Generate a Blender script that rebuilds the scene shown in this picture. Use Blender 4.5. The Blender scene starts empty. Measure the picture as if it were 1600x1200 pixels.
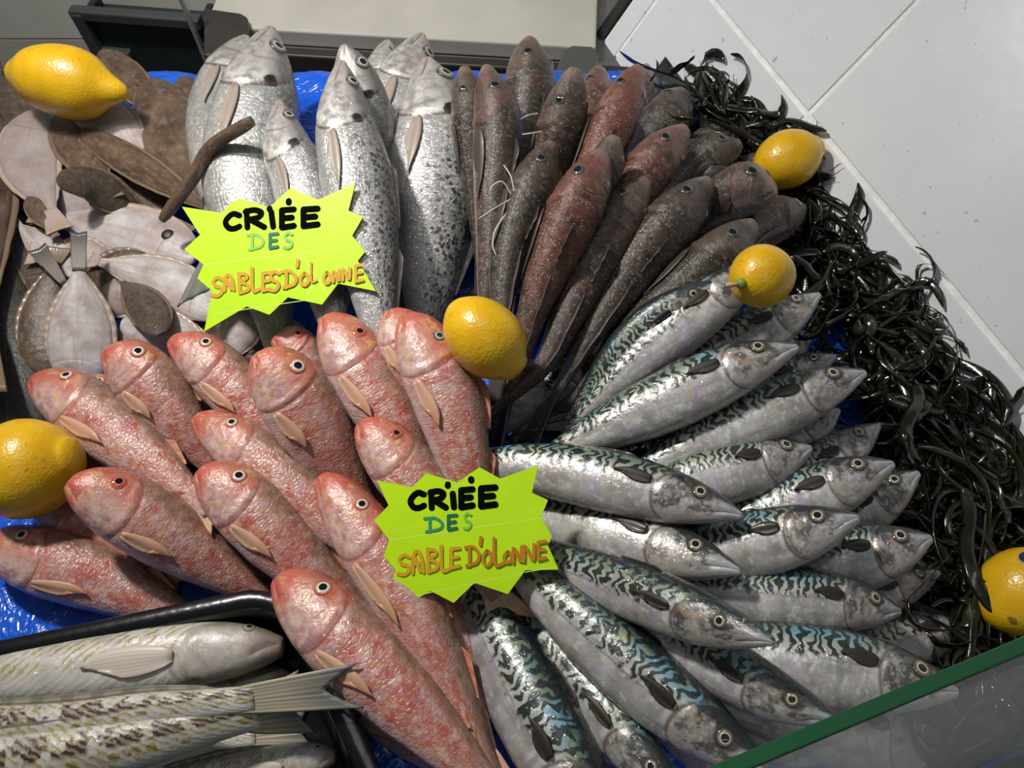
import bpy, math, random
import numpy as np
from mathutils import Vector

random.seed(7)
RNG = np.random.default_rng(7)
S = bpy.context.scene
COL = S.collection
V3 = lambda *a: np.array(a, float)
def nrm(v):
    v = np.asarray(v, float); return v / (np.linalg.norm(v, axis=-1, keepdims=True) + 1e-12)

# ------------------------------------------------------------------ camera
F_PX, PITCH, CAM_H = 1160.0, math.radians(61), 0.72
CAM = V3(0, -CAM_H / math.tan(PITCH), CAM_H)
C_R, C_U, C_F = V3(1, 0, 0), V3(0, math.sin(PITCH), math.cos(PITCH)), V3(0, math.cos(PITCH), -math.sin(PITCH))
cd = bpy.data.cameras.new('camera'); cam = bpy.data.objects.new('camera', cd); COL.objects.link(cam)
cd.sensor_width = 36; cd.lens = 36 * F_PX / 1600; cd.clip_start = .01
cam.location = CAM; cam.rotation_euler = (math.pi / 2 - PITCH, 0, 0)
S.camera = cam
S.view_settings.view_transform = 'Standard'; S.view_settings.look = 'None'
S.view_settings.exposure = -0.12; S.view_settings.gamma = 1.0
S.view_settings.use_curve_mapping = False

# ------------------------------------------------------------------ world, shop spotlight and added fill lights
w = bpy.data.worlds.new('shop_ambient'); S.world = w; w.use_nodes = True
w.node_tree.nodes['Background'].inputs[0].default_value = (.80, .90, 1, 1)
w.node_tree.nodes['Background'].inputs[1].default_value = .08
def lamp(name, loc, aim, energy, sx, sy, col=(1, 1, 1), spread=180):
    d = bpy.data.lights.new(name, 'AREA'); d.shape = 'RECTANGLE'; d.size = sx; d.size_y = sy
    d.energy = energy; d.color = col; d.spread = math.radians(spread)
    o = bpy.data.objects.new(name, d); COL.objects.link(o); o.location = loc
    o.rotation_euler = (Vector(aim) - Vector(loc)).to_track_quat('-Z', 'Y').to_euler()
    return o
lamp('ceiling_spotlight', (-.68, .42, 1.26), (-.05, .0, 0), 7.0, .11, .11, (1, .965, .91), 95)
lamp('glint_fill_light', (.15, .10, 1.9), (.05, .25, 0), 2.6, 1.2, .08, (.93, .97, 1))  # added overhead source for glints on wet skin and light on the background

lamp('front_fill_light', (.35, -1.25, 1.9), (.35, -.2, 0), 1.7, 1.2, .08, (.94, .97, 1))  # added, unseen source: fills the fish and brightens the pane haze
lamp('background_fill_light', (-.55, .25, 1.9), (-.55, 1.1, 0), 5.0, .9, .08, (1, .97, .92), 70)  # added, unseen source that lifts the dim tiles at the back

# ------------------------------------------------------------------ small helpers
def at(px, py, z=0.0):
    """the point at height z above the display bed that stands at this place of the photograph"""
    d = C_R * (px - 800) / F_PX + C_U * (600 - py) / F_PX + C_F
    return CAM + d * ((z - CAM_H) / d[2])
def depth(P): return float((P - CAM) @ C_F)
def tag(o, label=None, cat=None, group=None, kind=None):
    if label: o['label'] = label
    if cat: o['category'] = cat
    if group: o['group'] = group
    if kind: o['kind'] = kind
    return o
def empty(name, loc):
    o = bpy.data.objects.new(name, None); COL.objects.link(o); o.location = loc; o.empty_display_size = .02
    return o
def mesh(name, verts, faces, mat, parent=None, uv=None, smooth=True, loc=None, recalc=False):
    """one mesh object; verts in bed coordinates, moved to the parent's frame"""
    verts = np.asarray(verts, float)
    if parent is not None: off = np.array(parent.matrix_basis.translation) if parent.type == 'EMPTY' else np.array(parent['_o'])
    else: off = verts.mean(axis=0) if loc is None else np.asarray(loc, float)
    m = bpy.data.meshes.new(name)
    m.from_pydata((verts - off).tolist(), [], faces)
    if uv is not None:
        uv = np.asarray(uv, float)
        l = m.uv_layers.new(name='UVMap')
        idx = np.zeros(len(m.loops), np.int32); m.loops.foreach_get('vertex_index', idx)
        l.data.foreach_set('uv', uv[idx].ravel())
    if smooth: m.polygons.foreach_set('use_smooth', [True] * len(m.polygons))
    if isinstance(mat, (list, tuple)):
        for q in mat: m.materials.append(q)
    else: m.materials.append(mat)
    m.update()
    o = bpy.data.objects.new(name, m); COL.objects.link(o)
    if parent is not None: o.parent = parent
    else: o.location = off
    if recalc: fix_normals(m)
    return o
def fix_normals(m):
    import bmesh
    b = bmesh.new(); b.from_mesh(m); bmesh.ops.recalc_face_normals(b, faces=b.faces); b.to_mesh(m); b.free()
def grid_faces(nu, nv, wrap=False, base=0):
    f = []
    for i in range(nu - 1):
        for j in range(nv if wrap else nv - 1):
            k = (j + 1) % nv
            f.append((base + i * nv + j, base + i * nv + k, base + (i + 1) * nv + k, base + (i + 1) * nv + j))
    return f
def sheet(P, th):
    """a thin closed sheet from a grid of points (nu, nv, 3): returns verts, faces, uv"""
    nu, nv, _ = P.shape
    du = np.gradient(P, axis=0); dv = np.gradient(P, axis=1)
    n = nrm(np.cross(du, dv))
    T = th if np.isscalar(th) else np.asarray(th)[..., None]
    top = (P + n * T / 2).reshape(-1, 3); bot = (P - n * T / 2).reshape(-1, 3)
    uu, vv = np.meshgrid(np.linspace(0, 1, nu), np.linspace(0, 1, nv), indexing='ij')
    uv = np.stack([uu.ravel(), vv.ravel()], 1)
    N = nu * nv
    f = grid_faces(nu, nv) + [tuple(N + q for q in reversed(t)) for t in grid_faces(nu, nv)]
    ring = [i * nv for i in range(nu)] + [(nu - 1) * nv + j for j in range(1, nv)] + [i * nv + nv - 1 for i in range(nu - 2, -1, -1)] + [j for j in range(nv - 2, 0, -1)]
    for a, b in zip(ring, ring[1:] + ring[:1]): f.append((a, b, N + b, N + a))
    return np.concatenate([top, bot]), f, np.concatenate([uv, uv])
def tube(pts, rad, n=8):
    pts = np.asarray(pts, float); rad = np.broadcast_to(np.asarray(rad, float), (len(pts),))
    T = nrm(np.gradient(pts, axis=0)); ref = V3(.3, .2, .93)
    A = nrm(np.cross(T, ref)); B = np.cross(T, A)
    th = np.linspace(0, 2 * np.pi, n, endpoint=False)
    P = pts[:, None] + rad[:, None, None] * (A[:, None] * np.cos(th)[None, :, None] + B[:, None] * np.sin(th)[None, :, None])
    m = len(pts)
    f = grid_faces(m, n, True) + [tuple(range(n))[::-1], tuple((m - 1) * n + j for j in range(n))]
    return P.reshape(-1, 3), f
def catmull(P, n):
    P = np.asarray(P, float)
    if len(P) == 2: P = np.stack([P[0], (P[0] + P[1]) / 2, P[1]])
    E = np.concatenate([[2 * P[0] - P[1]], P, [2 * P[-1] - P[-2]]])
    out = []
    for i in range(1, len(E) - 2):
        t = np.linspace(0, 1, 24, endpoint=False)[:, None]
        a, b, c, d = E[i - 1], E[i], E[i + 1], E[i + 2]
        out.append(.5 * (2 * b + (c - a) * t + (2 * a - 5 * b + 4 * c - d) * t ** 2 + (3 * b - a - 3 * c + d) * t ** 3))
    Q = np.concatenate(out + [P[-1:]])
    L = np.concatenate([[0], np.cumsum(np.linalg.norm(np.diff(Q, axis=0), axis=1))])
    s = np.linspace(0, L[-1], n)
    return np.stack([np.interp(s, L, Q[:, k]) for k in range(Q.shape[1])], 1)
def box(c, ax, ay, az, sx, sy, sz):
    c = np.asarray(c, float); v = []
    for i in (-1, 1):
        for j in (-1, 1):
            for k in (-1, 1): v.append(c + ax * i * sx / 2 + ay * j * sy / 2 + az * k * sz / 2)
    f = [(0, 1, 3, 2), (4, 6, 7, 5), (0, 4, 5, 1), (2, 3, 7, 6), (0, 2, 6, 4), (1, 5, 7, 3)]
    return np.array(v), f
def bevel(o, wd=.003, seg=2):
    m = o.modifiers.new('bevel', 'BEVEL'); m.width = wd; m.segments = seg; m.limit_method = 'ANGLE'
    return o
def merge(*parts):
    vs, fs, n = [], [], 0
    for v, f in parts:
        vs.append(np.asarray(v)); fs += [tuple(n + q for q in t) for t in f]; n += len(v)
    return np.concatenate(vs), fs

# ------------------------------------------------------------------ materials
class NT:
    def __init__(s, name, rough=.5, spec=.5, metallic=0.0, coat=0.0):
        s.m = bpy.data.materials.new(name); s.m.use_nodes = True
        s.t = s.m.node_tree; s.b = s.t.nodes['Principled BSDF']
        s.set('Roughness', rough); s.set('Specular IOR Level', spec); s.set('Metallic', metallic)
        if coat: s.set('Coat Weight', coat); s.set('Coat Roughness', .06)
        s._uv = None; s._oi = None
    def put(s, sock, v):
        if hasattr(v, 'is_linked') or isinstance(v, bpy.types.NodeSocket): s.t.links.new(v, sock)
        elif isinstance(v, (tuple, list)):
            sock.default_value = tuple(v) + (1,) if len(sock.default_value) == 4 and len(v) == 3 else tuple(v)
        else: sock.default_value = v
    def set(s, k, v): s.put(s.b.inputs[k], v)
    def node(s, t, **kw):
        n = s.t.nodes.new(t)
        for k, v in kw.items(): setattr(n, k, v)
        return n
    def math(s, op, a, b=None, c=None, clamp=False):
        n = s.node('ShaderNodeMath', operation=op, use_clamp=clamp)
        s.put(n.inputs[0], a)
        if b is not None: s.put(n.inputs[1], b)
        if c is not None: s.put(n.inputs[2], c)
        return n.outputs[0]
    def add(s, a, b): return s.math('ADD', a, b)
    def sub(s, a, b): return s.math('SUBTRACT', a, b)
    def mul(s, a, b): return s.math('MULTIPLY', a, b)
    def mx(s, a, b): return s.math('MAXIMUM', a, b)
    def abs(s, a): return s.math('ABSOLUTE', a)
    def sin(s, a): return s.math('SINE', a)
    def ss(s, x, lo, hi):
        n = s.node('ShaderNodeMapRange', interpolation_type='SMOOTHSTEP')
        if lo > hi:
            s.put(n.inputs[0], x); n.inputs[1].default_value = hi; n.inputs[2].default_value = lo
            n.inputs[3].default_value = 1; n.inputs[4].default_value = 0
        else:
            s.put(n.inputs[0], x); n.inputs[1].default_value = lo; n.inputs[2].default_value = hi
        return n.outputs[0]
    def bump_at(s, x, c, wd):       # soft pulse round c
        return s.ss(s.abs(s.sub(x, c)), wd, 0.0)
    def mix(s, f, a, b):
        n = s.node('ShaderNodeMix', data_type='RGBA')
        s.put(n.inputs[0], f); s.put(n.inputs[6], a); s.put(n.inputs[7], b)
        return n.outputs[2]
    def uvw(s):
        if s._uv is None:
            n = s.node('ShaderNodeUVMap'); x = s.node('ShaderNodeSeparateXYZ'); s.t.links.new(n.outputs[0], x.inputs[0])
            s._uv = (x.outputs[0], x.outputs[1])
        return s._uv
    def oi(s):
        if s._oi is None:
            n = s.node('ShaderNodeObjectInfo'); x = s.node('ShaderNodeSeparateColor'); s.t.links.new(n.outputs['Color'], x.inputs[0])
            s._oi = dict(rnd=n.outputs['Random'], r=x.outputs[0], g=x.outputs[1], b=x.outputs[2], col=n.outputs['Color'])
        return s._oi
    def vec(s, x, y, z=0.0):
        n = s.node('ShaderNodeCombineXYZ'); s.put(n.inputs[0], x); s.put(n.inputs[1], y); s.put(n.inputs[2], z); return n.outputs[0]
    def noise(s, v, sc, det=3, rough=.55, dist=0.0, out=0):
        n = s.node('ShaderNodeTexNoise'); s.put(n.inputs['Vector'], v); n.inputs['Scale'].default_value = sc
        n.inputs['Detail'].default_value = det; n.inputs['Roughness'].default_value = rough; n.inputs['Distortion'].default_value = dist
        if out: return n.outputs[out]
        m = s.node('ShaderNodeMapRange'); s.put(m.inputs[0], n.outputs[0]); m.inputs[1].default_value = .27; m.inputs[2].default_value = .73
        return m.outputs[0]
    def voro(s, v, sc, feat='F1', rand=1.0, out='Distance'):
        n = s.node('ShaderNodeTexVoronoi', feature=feat); s.put(n.inputs['Vector'], v)
        n.inputs['Scale'].default_value = sc; n.inputs['Randomness'].default_value = rand
        return n.outputs[out]
    def ramp(s, f, stops):
        n = s.node('ShaderNodeValToRGB'); s.put(n.inputs[0], f); r = n.color_ramp
        while len(r.elements) < len(stops): r.elements.new(.5)
        for e, (p, c) in zip(r.elements, stops):
            e.position = p; e.color = tuple(c) + (1,)
        return n.outputs[0]
    def objco(s):
        n = s.node('ShaderNodeTexCoord'); return n.outputs['Object']
    def bump(s, h, strength=.3, dist=.001):
        n = s.node('ShaderNodeBump'); n.inputs['Strength'].default_value = strength; n.inputs['Distance'].default_value = dist
        s.put(n.inputs['Height'], h); s.set('Normal', n.outputs[0])
    def wet(s, P, sc, strength=.5, dist=.002):
        n = s.node('ShaderNodeBump'); n.inputs['Strength'].default_value = strength; n.inputs['Distance'].default_value = dist
        s.put(n.inputs['Height'], s.add(s.noise(P, sc, 2, .5), s.mul(s.noise(P, sc * 3.3, 1, .5), .35)))
        s.set('Coat Normal', n.outputs[0]); s.set('Coat Weight', .9); s.set('Coat Roughness', .06)
    def fish(s, ar):
        u, v = s.uvw(); phi = s.sub(s.mul(v, 2.0), 1.0); r = s.oi()['rnd']
        P = s.vec(s.mul(u, ar), s.mul(phi, .6), s.mul(r, 40.0))
        return u, phi, P

def plain(name, col, rough=.5, metallic=0.0, spec=.5, noise_amt=0.0, sc=30, bump=0.0, coat=0.0):
    n = NT(name, rough, spec, metallic, coat)
    if noise_amt:
        k = n.noise(n.objco(), sc, 4)
        n.set('Base Color', n.mix(k, tuple(c * (1 - noise_amt) for c in col), tuple(min(1, c * (1 + noise_amt)) for c in col)))
        if bump: n.bump(k, bump, .001)
    else: n.set('Base Color', col)
    return n.m

def head_lines(n, u, phi, sg, sm, phi0=-.02, phi1=-.28, lo=-.85, hi=.62):
    """thin dark creases: the edge of the gill cover and the mouth slit; also the head mask"""
    q = n.add(phi, .12)
    g = n.sub(u, n.sub(sg, n.mul(n.mul(q, q), .10)))
    gill = n.mul(n.mul(n.bump_at(g, .004, .009), n.ss(phi, hi + .12, hi - .1)), n.ss(phi, lo - .1, lo + .1))
    m = n.sub(phi, n.add(phi0, n.mul(u, (phi1 - phi0) / sm)))
    mouth = n.mul(n.bump_at(m, 0.0, .05), n.ss(u, sm * 1.05, sm * .9))
    return gill, mouth, g

def mat_mackerel():
    n = NT('mackerel_skin', .24, .5, .0)
    u, phi, P = n.fish(4.7)
    r = n.oi()
    n1 = n.noise(P, 3.2, 2); n2 = n.noise(P, 9, 3); n3 = n.noise(P, 30, 3)
    g, m, gq = head_lines(n, u, phi, .245, .085)
    wob = n.noise(n.vec(n.mul(u, 15), n.mul(phi, 3.8), n.mul(r['rnd'], 40)), 1.0, 1.5)
    ph = n.add(n.mul(u, 29.0), n.add(n.mul(n.sub(wob, .5), 1.4), n.mul(n.sin(n.add(n.mul(phi, 9.0), n.mul(n1, 5))), .16)))
    bar = n.ss(n.sin(n.mul(ph, 6.2832)), -.30, .20)
    vein = n.voro(n.vec(n.mul(u, 17), n.mul(phi, 3.9), n.mul(r['rnd'], 40)), 1.7, 'SMOOTH_F1')
    laby = n.ss(vein, .40, .50)
    lim = n.add(n.add(.03, n.mul(n.sub(n2, .5), .26)), n.mul(n.sub(.5, r['r']), .3))
    top = n.ss(n.sub(phi, lim), -.04, .07)
    body = n.ss(gq, -.02, .03)
    back = n.mix(n1, (.055, .125, .105), (.25, .28, .15))
    back = n.mix(n.ss(n.noise(P, 2.2, 2, .5, .4), .45, .75), back, (.15, .30, .38))
    back = n.mix(n.ss(phi, .50, .9), back, (.035, .075, .075))
    dark = n.mul(n.mul(n.mx(bar, n.mul(laby, n.ss(phi, .50, .72))), top), body)
    belly = n.mix(n1, (.26, .245, .23), (.56, .55, .53))
    belly = n.mix(n.mul(n.ss(n2, .52, .9), .6), belly, (.78, .77, .75))
    belly = n.mix(n.mul(n.ss(n.noise(n.vec(n.mul(u, 2.2), n.mul(phi, 2.4), n.mul(r['rnd'], 40)), 2.0, 3), .52, .85), .55), belly, (.24, .225, .21))
    belly = n.mix(n.mul(n.ss(phi, -.5, -.85), .5), belly, (.46, .37, .34))
    belly = n.mix(n.mul(n.ss(n.noise(P, 2.6, 2), .55, .85), .4), belly, (.50, .39, .54))
    belly = n.mix(n.mul(n.ss(n.noise(P, 5, 2, .5), .62, .9), .5), belly, (.50, .43, .30))
    c = n.mix(n.ss(n.add(phi, n.mul(n.sub(n1, .5), .15)), .0, .26), belly, n.mix(n.ss(phi, .18, .5), (.42, .45, .38), back))
    c = n.mix(n.mul(dark, .95), c, (.007, .014, .015))
    c = n.mix(n.mul(n.mul(n.ss(n.add(phi, n.mul(n.sub(n1, .5), .15)), .60, .82), body), .92), c, (.006, .011, .013))
    spots = n.mul(n.mul(n.bump_at(phi, n.add(.0, n.mul(n1, .04)), .035), n.ss(n2, .35, .7)), body)
    c = n.mix(n.mul(spots, .55), c, (.07, .07, .07))
    # head: dark crown, grey mottled cheek, pale jaw
    hd = n.ss(gq, .006, -.008)
    cheek = n.mix(n2, (.15, .145, .14), (.55, .53, .50))
    cheek = n.mix(n.mul(n.ss(n.noise(P, 4.2, 3), .40, .7), .85), cheek, (.05, .053, .053))
    es = n.math('SQRT', n.add(n.math('POWER', n.mul(n.sub(u, .118), 4.7), 2), n.math('POWER', n.mul(n.sub(phi, .25), .6), 2)))
    cheek = n.mix(n.mul(n.ss(n.noise(P, 6, 2), .58, .85), .6), cheek, (.45, .31, .21))
    cheek = n.mix(n.mul(n.ss(n.noise(P, 13, 2), .62, .85), .5), cheek, (.62, .60, .57))
    cheek = n.mix(n.mul(n.ss(n.add(phi, n.mul(n.sub(n2, .5), .4)), -.25, -.6), .85), cheek, (.52, .46, .43))
    hc = n.mix(n.ss(n.add(phi, n.mul(n.sub(n2, .5), .30)), .24, .46), cheek, (.022, .028, .028))
    hc = n.mix(n.mul(n.ss(u, .085, .05), n.ss(phi, .40, .2)), hc, n.mix(n2, (.26, .27, .28), (.48, .49, .50)))
    hc = n.mix(n.mul(n.ss(es, .20, .13), .9), hc, (.035, .026, .022))
    c = n.mix(hd, c, hc)
    c = n.mix(n.mul(n.mul(n.bump_at(gq, .018, .014), n.ss(n.abs(n.sub(phi, .05)), .4, .2)), .7), c, (.70, .67, .64))
    c = n.mix(n.mul(g, .75), c, (.11, .04, .035)); c = n.mix(n.mul(m, .9), c, (.02, .016, .016))
    c = n.mix(n.mul(n.mul(n.bump_at(n.sub(phi, n.add(-.02, n.mul(u, -3.05))), -.10, .07), n.ss(u, .08, .05)), .6), c, (.60, .58, .55))
    n.set('Base Color', c)
    n.set('Roughness', n.add(.20, n.mul(n3, .2))); n.set('Metallic', n.mul(n.ss(phi, .6, .1), .22))
    n.bump(n.add(n.mul(n3, .3), n.mul(n2, .8)), .30, .0012); n.wet(P, 11)
    return n.m

def mat_mullet():
    n = NT('red_mullet_skin', .25, .5, 0)
    u, phi, P = n.fish(3.5); r = n.oi()
    g, m, gq = head_lines(n, u, phi, .285, .08, -.2, -.42)
    n1 = n.noise(P, 2.6, 3); n2 = n.noise(P, 8, 4); n3 = n.noise(P, 34, 3)
    Pd = n.node('ShaderNodeVectorMath', operation='ADD'); n.put(Pd.inputs[0], P)
    nv = n.noise(P, 7, 2, out=1); sc_ = n.node('ShaderNodeVectorMath', operation='SCALE'); n.put(sc_.inputs[0], nv); sc_.inputs[3].default_value = .07
    n.t.links.new(sc_.outputs[0], Pd.inputs[1]); Q = Pd.outputs[0]
    st = n.node('ShaderNodeMapping'); n.put(st.inputs[0], Q); st.inputs['Scale'].default_value = (1.35, .85, 0.02)
    cell = n.voro(st.outputs[0], 15, 'DISTANCE_TO_EDGE', .9)
    rc = n.node('ShaderNodeSeparateColor'); n.put(rc.inputs[0], n.voro(st.outputs[0], 15, 'F1', .9, 'Color'))
    bodym = n.ss(gq, .0, .03)
    base = n.mix(n.ss(n1, .2, .8), (.36, .085, .075), (.46, .21, .19))
    base = n.mix(n.mul(n.ss(n2, .45, .85), .75), base, (.58, .41, .37))
    base = n.mix(n.mul(rc.outputs[0], .30), base, (.56, .40, .36))
    base = n.mix(n.mul(n.ss(n.noise(P, 5, 4, .6), .52, .82), .8), base, (.38, .055, .04))
    base = n.mix(n.mul(n.ss(n.noise(P, 3.4, 2), .60, .9), .5), base, (.40, .33, .34))
    oran = n.mul(n.mul(n.ss(n.noise(n.vec(n.mul(u, 6), n.mul(phi, 1.1), n.mul(r['rnd'], 30)), 9, 3, .6), .60, .85), n.ss(u, .27, .36)), n.ss(phi, -.75, -.4))
    base = n.mix(n.mul(oran, .8), base, (.46, .19, .025))
    edge = n.mul(n.mul(n.ss(cell, .15, .0), n.ss(n.noise(P, 14, 3), .30, .8)), bodym)
    base = n.mix(n.mul(edge, .75), base, n.mix(n1, (.30, .055, .03), (.33, .13, .03)))
    base = n.mix(n.mul(n.ss(n.add(phi, n.mul(n.sub(n1, .5), .55)), .16, .62), .88), base, n.mix(n2, (.105, .05, .03), (.30, .19, .125)))
    base = n.mix(n.mul(n.ss(n.add(phi, n.mul(n.sub(n2, .5), .3)), -.40, -.8), .85), base, (.56, .43, .42))
    hd = n.ss(n.add(gq, n.mul(n.sub(n2, .5), .09)), .035, -.035)
    hc = n.mix(n2, (.40, .075, .04), (.52, .24, .18))
    hc = n.mix(n.mul(n.ss(phi, .30, .7), .8), hc, n.mix(n1, (.34, .045, .02), (.26, .11, .065)))
    hc = n.mix(n.mul(n.ss(u, .10, .03), .75), hc, (.50, .085, .055))
    pale = n.mul(n.ss(n.add(phi, n.mul(n.sub(n2, .5), .3)), .22, -.2), n.ss(n.add(u, n.mul(n.sub(n1, .5), .10)), .06, .16))
    hc = n.mix(n.mul(pale, .85), hc, n.mix(n2, (.36, .15, .13), (.66, .55, .50)))
    hc = n.mix(n.mul(n.ss(n.noise(P, 5, 2), .62, .8), n.mul(pale, .7)), hc, (.34, .17, .20))
    hc = n.mix(n.mul(n.ss(n.noise(P, 6.5, 2), .66, .85), .6), hc, (.56, .36, .14))
    c = n.mix(hd, base, hc)
    c = n.mix(n.mul(g, .6), c, (.20, .035, .03)); c = n.mix(n.mul(m, .7), c, (.18, .03, .03))
    n.set('Base Color', c)
    n.set('Roughness', n.add(.2, n.mul(n3, .22)))
    sb = n.mul(n.mul(n.ss(cell, .0, .22), bodym), .38)
    n.bump(n.add(sb, n.add(n.mul(n3, .25), n.mul(n2, 1.0))), .5, .0012); n.wet(P, 18, .75); n.set('Coat Weight', .7)
    return n.m

def mat_bass():
    n = NT('sea_bass_skin', .3, .5, 0)
    u, phi, P = n.fish(4.2); r = n.oi()
    g, m, gq = head_lines(n, u, phi, .262, .10, .02, -.26)
    n1 = n.noise(P, 2.2, 3); n2 = n.noise(P, 8, 3); n3 = n.noise(P, 34, 3)
    st = n.node('ShaderNodeMapping'); n.put(st.inputs[0], P); st.inputs['Scale'].default_value = (1, 1.25, 0.02)
    cell = n.voro(st.outputs[0], 20, 'DISTANCE_TO_EDGE', .75)
    rc = n.node('ShaderNodeSeparateColor'); n.put(rc.inputs[0], n.voro(st.outputs[0], 20, 'F1', .75, 'Color'))
    bodym = n.ss(gq, .0, .03)
    c = n.mix(n1, (.36, .345, .33), (.60, .59, .58))
    c = n.mix(n.mul(rc.outputs[0], .5), c, (.20, .195, .19))
    c = n.mix(n.mul(n.ss(n2, .6, .95), .4), c, (.70, .69, .68))
    c = n.mix(n.mul(n.ss(n.add(phi, n.mul(n.sub(n1, .5), .35)), .10, .60), .9), c, n.mix(rc.outputs[1], (.022, .025, .028), (.20, .20, .20)))
    edge = n.mul(n.ss(cell, .10, .02), bodym)
    c = n.mix(n.mul(edge, n.add(.28, n.mul(n.ss(phi, -.1, .5), .5))), c, (.10, .10, .10))
    spv = n.voro(n.vec(n.mul(u, 4.2), n.mul(phi, .75), n.mul(r['rnd'], 40)), 15, 'F1', 1.0)
    spot = n.mul(n.ss(n.add(spv, n.mul(n.sub(n.noise(P, 60, 2), .5), .3)), .46, .33), n.mul(n.ss(n.add(phi, n.mul(n.sub(n2, .5), .5)), -.15, .25), n.ss(u, .27, .36)))
    c = n.mix(n.mul(spot, n.mul(r['r'], .95)), c, (.012, .012, .012))
    c = n.mix(n.mul(n.mul(n.bump_at(phi, .18, .03), bodym), .3), c, (.10, .10, .10))
    hd = n.ss(gq, .006, -.010)
    hc = n.mix(n2, (.22, .205, .195), (.60, .575, .555))
    hc = n.mix(n.mul(n.ss(n1, .5, .9), .4), hc, (.33, .30, .29))
    hc = n.mix(n.mul(n.ss(n.add(phi, n.mul(n.sub(n2, .5), .35)), .12, .5), .85), hc, (.085, .08, .075))
    hc = n.mix(n.mul(n.mul(n.ss(u, .10, .03), .5), n.ss(phi, .4, .1)), hc, (.44, .33, .31))
    pre = n.mul(n.bump_at(n.add(u, n.mul(n.mul(phi, phi), .10)), .165, .009), n.mul(n.ss(phi, .35, .1), n.ss(n1, .2, .6)))
    hc = n.mix(n.mul(pre, .7), hc, (.24, .10, .085))
    hc = n.mix(n.mul(n.mul(n.ss(gq, -.07, -.03), n.mul(n.ss(phi, .3, .1), n.ss(n2, .35, .65))), .7), hc, (.68, .65, .62))
    es = n.math('SQRT', n.add(n.math('POWER', n.mul(n.sub(u, .098), 4.2), 2), n.math('POWER', n.mul(n.sub(phi, .40), .6), 2)))
    hc = n.mix(n.mul(n.ss(es, .17, .10), .85), hc, (.05, .046, .042))
    c = n.mix(hd, c, hc)
    dk = n.math('SQRT', n.add(n.math('POWER', n.mul(n.sub(u, .245), 4.2), 2), n.math('POWER', n.mul(n.sub(phi, .24), .6), 2)))
    c = n.mix(n.mul(n.ss(n.add(dk, n.mul(n.sub(n2, .5), .07)), .095, .06), .96), c, (.008, .008, .009))
    c = n.mix(n.mul(g, .8), c, (.10, .05, .045)); c = n.mix(n.mul(m, .85), c, (.07, .045, .04))
    n.set('Base Color', c); n.set('Metallic', n.mul(n.ss(phi, .7, .0), .28))
    n.set('Roughness', n.add(.22, n.mul(n3, .2)))
    n.bump(n.add(n.mul(n.mul(n.ss(cell, 0, .14), bodym), .7), n.add(n.mul(n2, .6), n.mul(n3, .25))), .4, .0010); n.wet(P, 16, .6)
    return n.m

def mat_gurnard():
    n = NT('gurnard_skin', .25, .5, 0)
    u, phi, P = n.fish(6.0); r = n.oi()
    g, m, gq = head_lines(n, u, phi, .27, .09, -.3, -.5)
    n1 = n.noise(P, 1.7, 3); n2 = n.noise(P, 6, 4); n3 = n.noise(P, 36, 3)
    grey = n.mix(n2, (.016, .0135, .011), (.075, .062, .050))
    red = n.mix(n2, (.075, .020, .013), (.19, .07, .048))
    c = n.mix(n.mul(r['r'], n.ss(n.add(n1, n.mul(r['r'], .35)), .30, .85)), grey, red)
    c = n.mix(n.mul(n.ss(n.noise(P, 10, 3), .62, .85), .6), c, (.20, .17, .14))
    c = n.mix(n.mul(n.ss(n2, .68, .9), .5), c, (.018, .015, .014))
    c = n.mix(n.ss(phi, -.15, -.5), c, n.mix(n2, (.24, .21, .19), (.42, .38, .35)))
    v = n.voro(P, 19, 'F1', 1.0); sz = n.noise(P, 7, 2)
    sp = n.mul(n.ss(v, .25, .16), n.mul(n.ss(sz, .35, .65), n.mul(n.ss(phi, -.3, -.05), n.ss(u, .14, .24))))
    c = n.mix(n.mul(sp, .75), c, (.50, .46, .42))
    ll = n.mul(n.mul(n.bump_at(phi, .34, .022), n.ss(n.sin(n.mul(u, 420)), -.2, .5)), n.ss(u, .26, .30))
    c = n.mix(n.mul(ll, .7), c, (.48, .45, .41))
    hd = n.ss(gq, .02, -.02)
    hc = n.mix(n.mul(n1, .7), c, n.mix(r['r'], (.13, .10, .08), (.24, .09, .065)))
    hc = n.mix(n.mul(n.ss(n.noise(P, 14, 3), .55, .85), .55), hc, (.045, .035, .03))
    hc = n.mix(n.mul(n.ss(u, .06, .015), .6), hc, (.27, .17, .14))
    c = n.mix(hd, c, hc)
    c = n.mix(n.mul(g, .5), c, (.02, .015, .015)); c = n.mix(n.mul(m, .6), c, (.03, .02, .02))
    n.set('Base Color', c); n.set('Roughness', n.add(.2, n.mul(n3, .22)))
    n.bump(n.add(n.mul(n.voro(P, 45), .35), n.add(n.mul(n2, 1.2), n.mul(n3, .3))), .5, .0014); n.wet(P, 14, .6); n.set('Coat Weight', .45); n.set('Specular IOR Level', .3)
    return n.m

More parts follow.
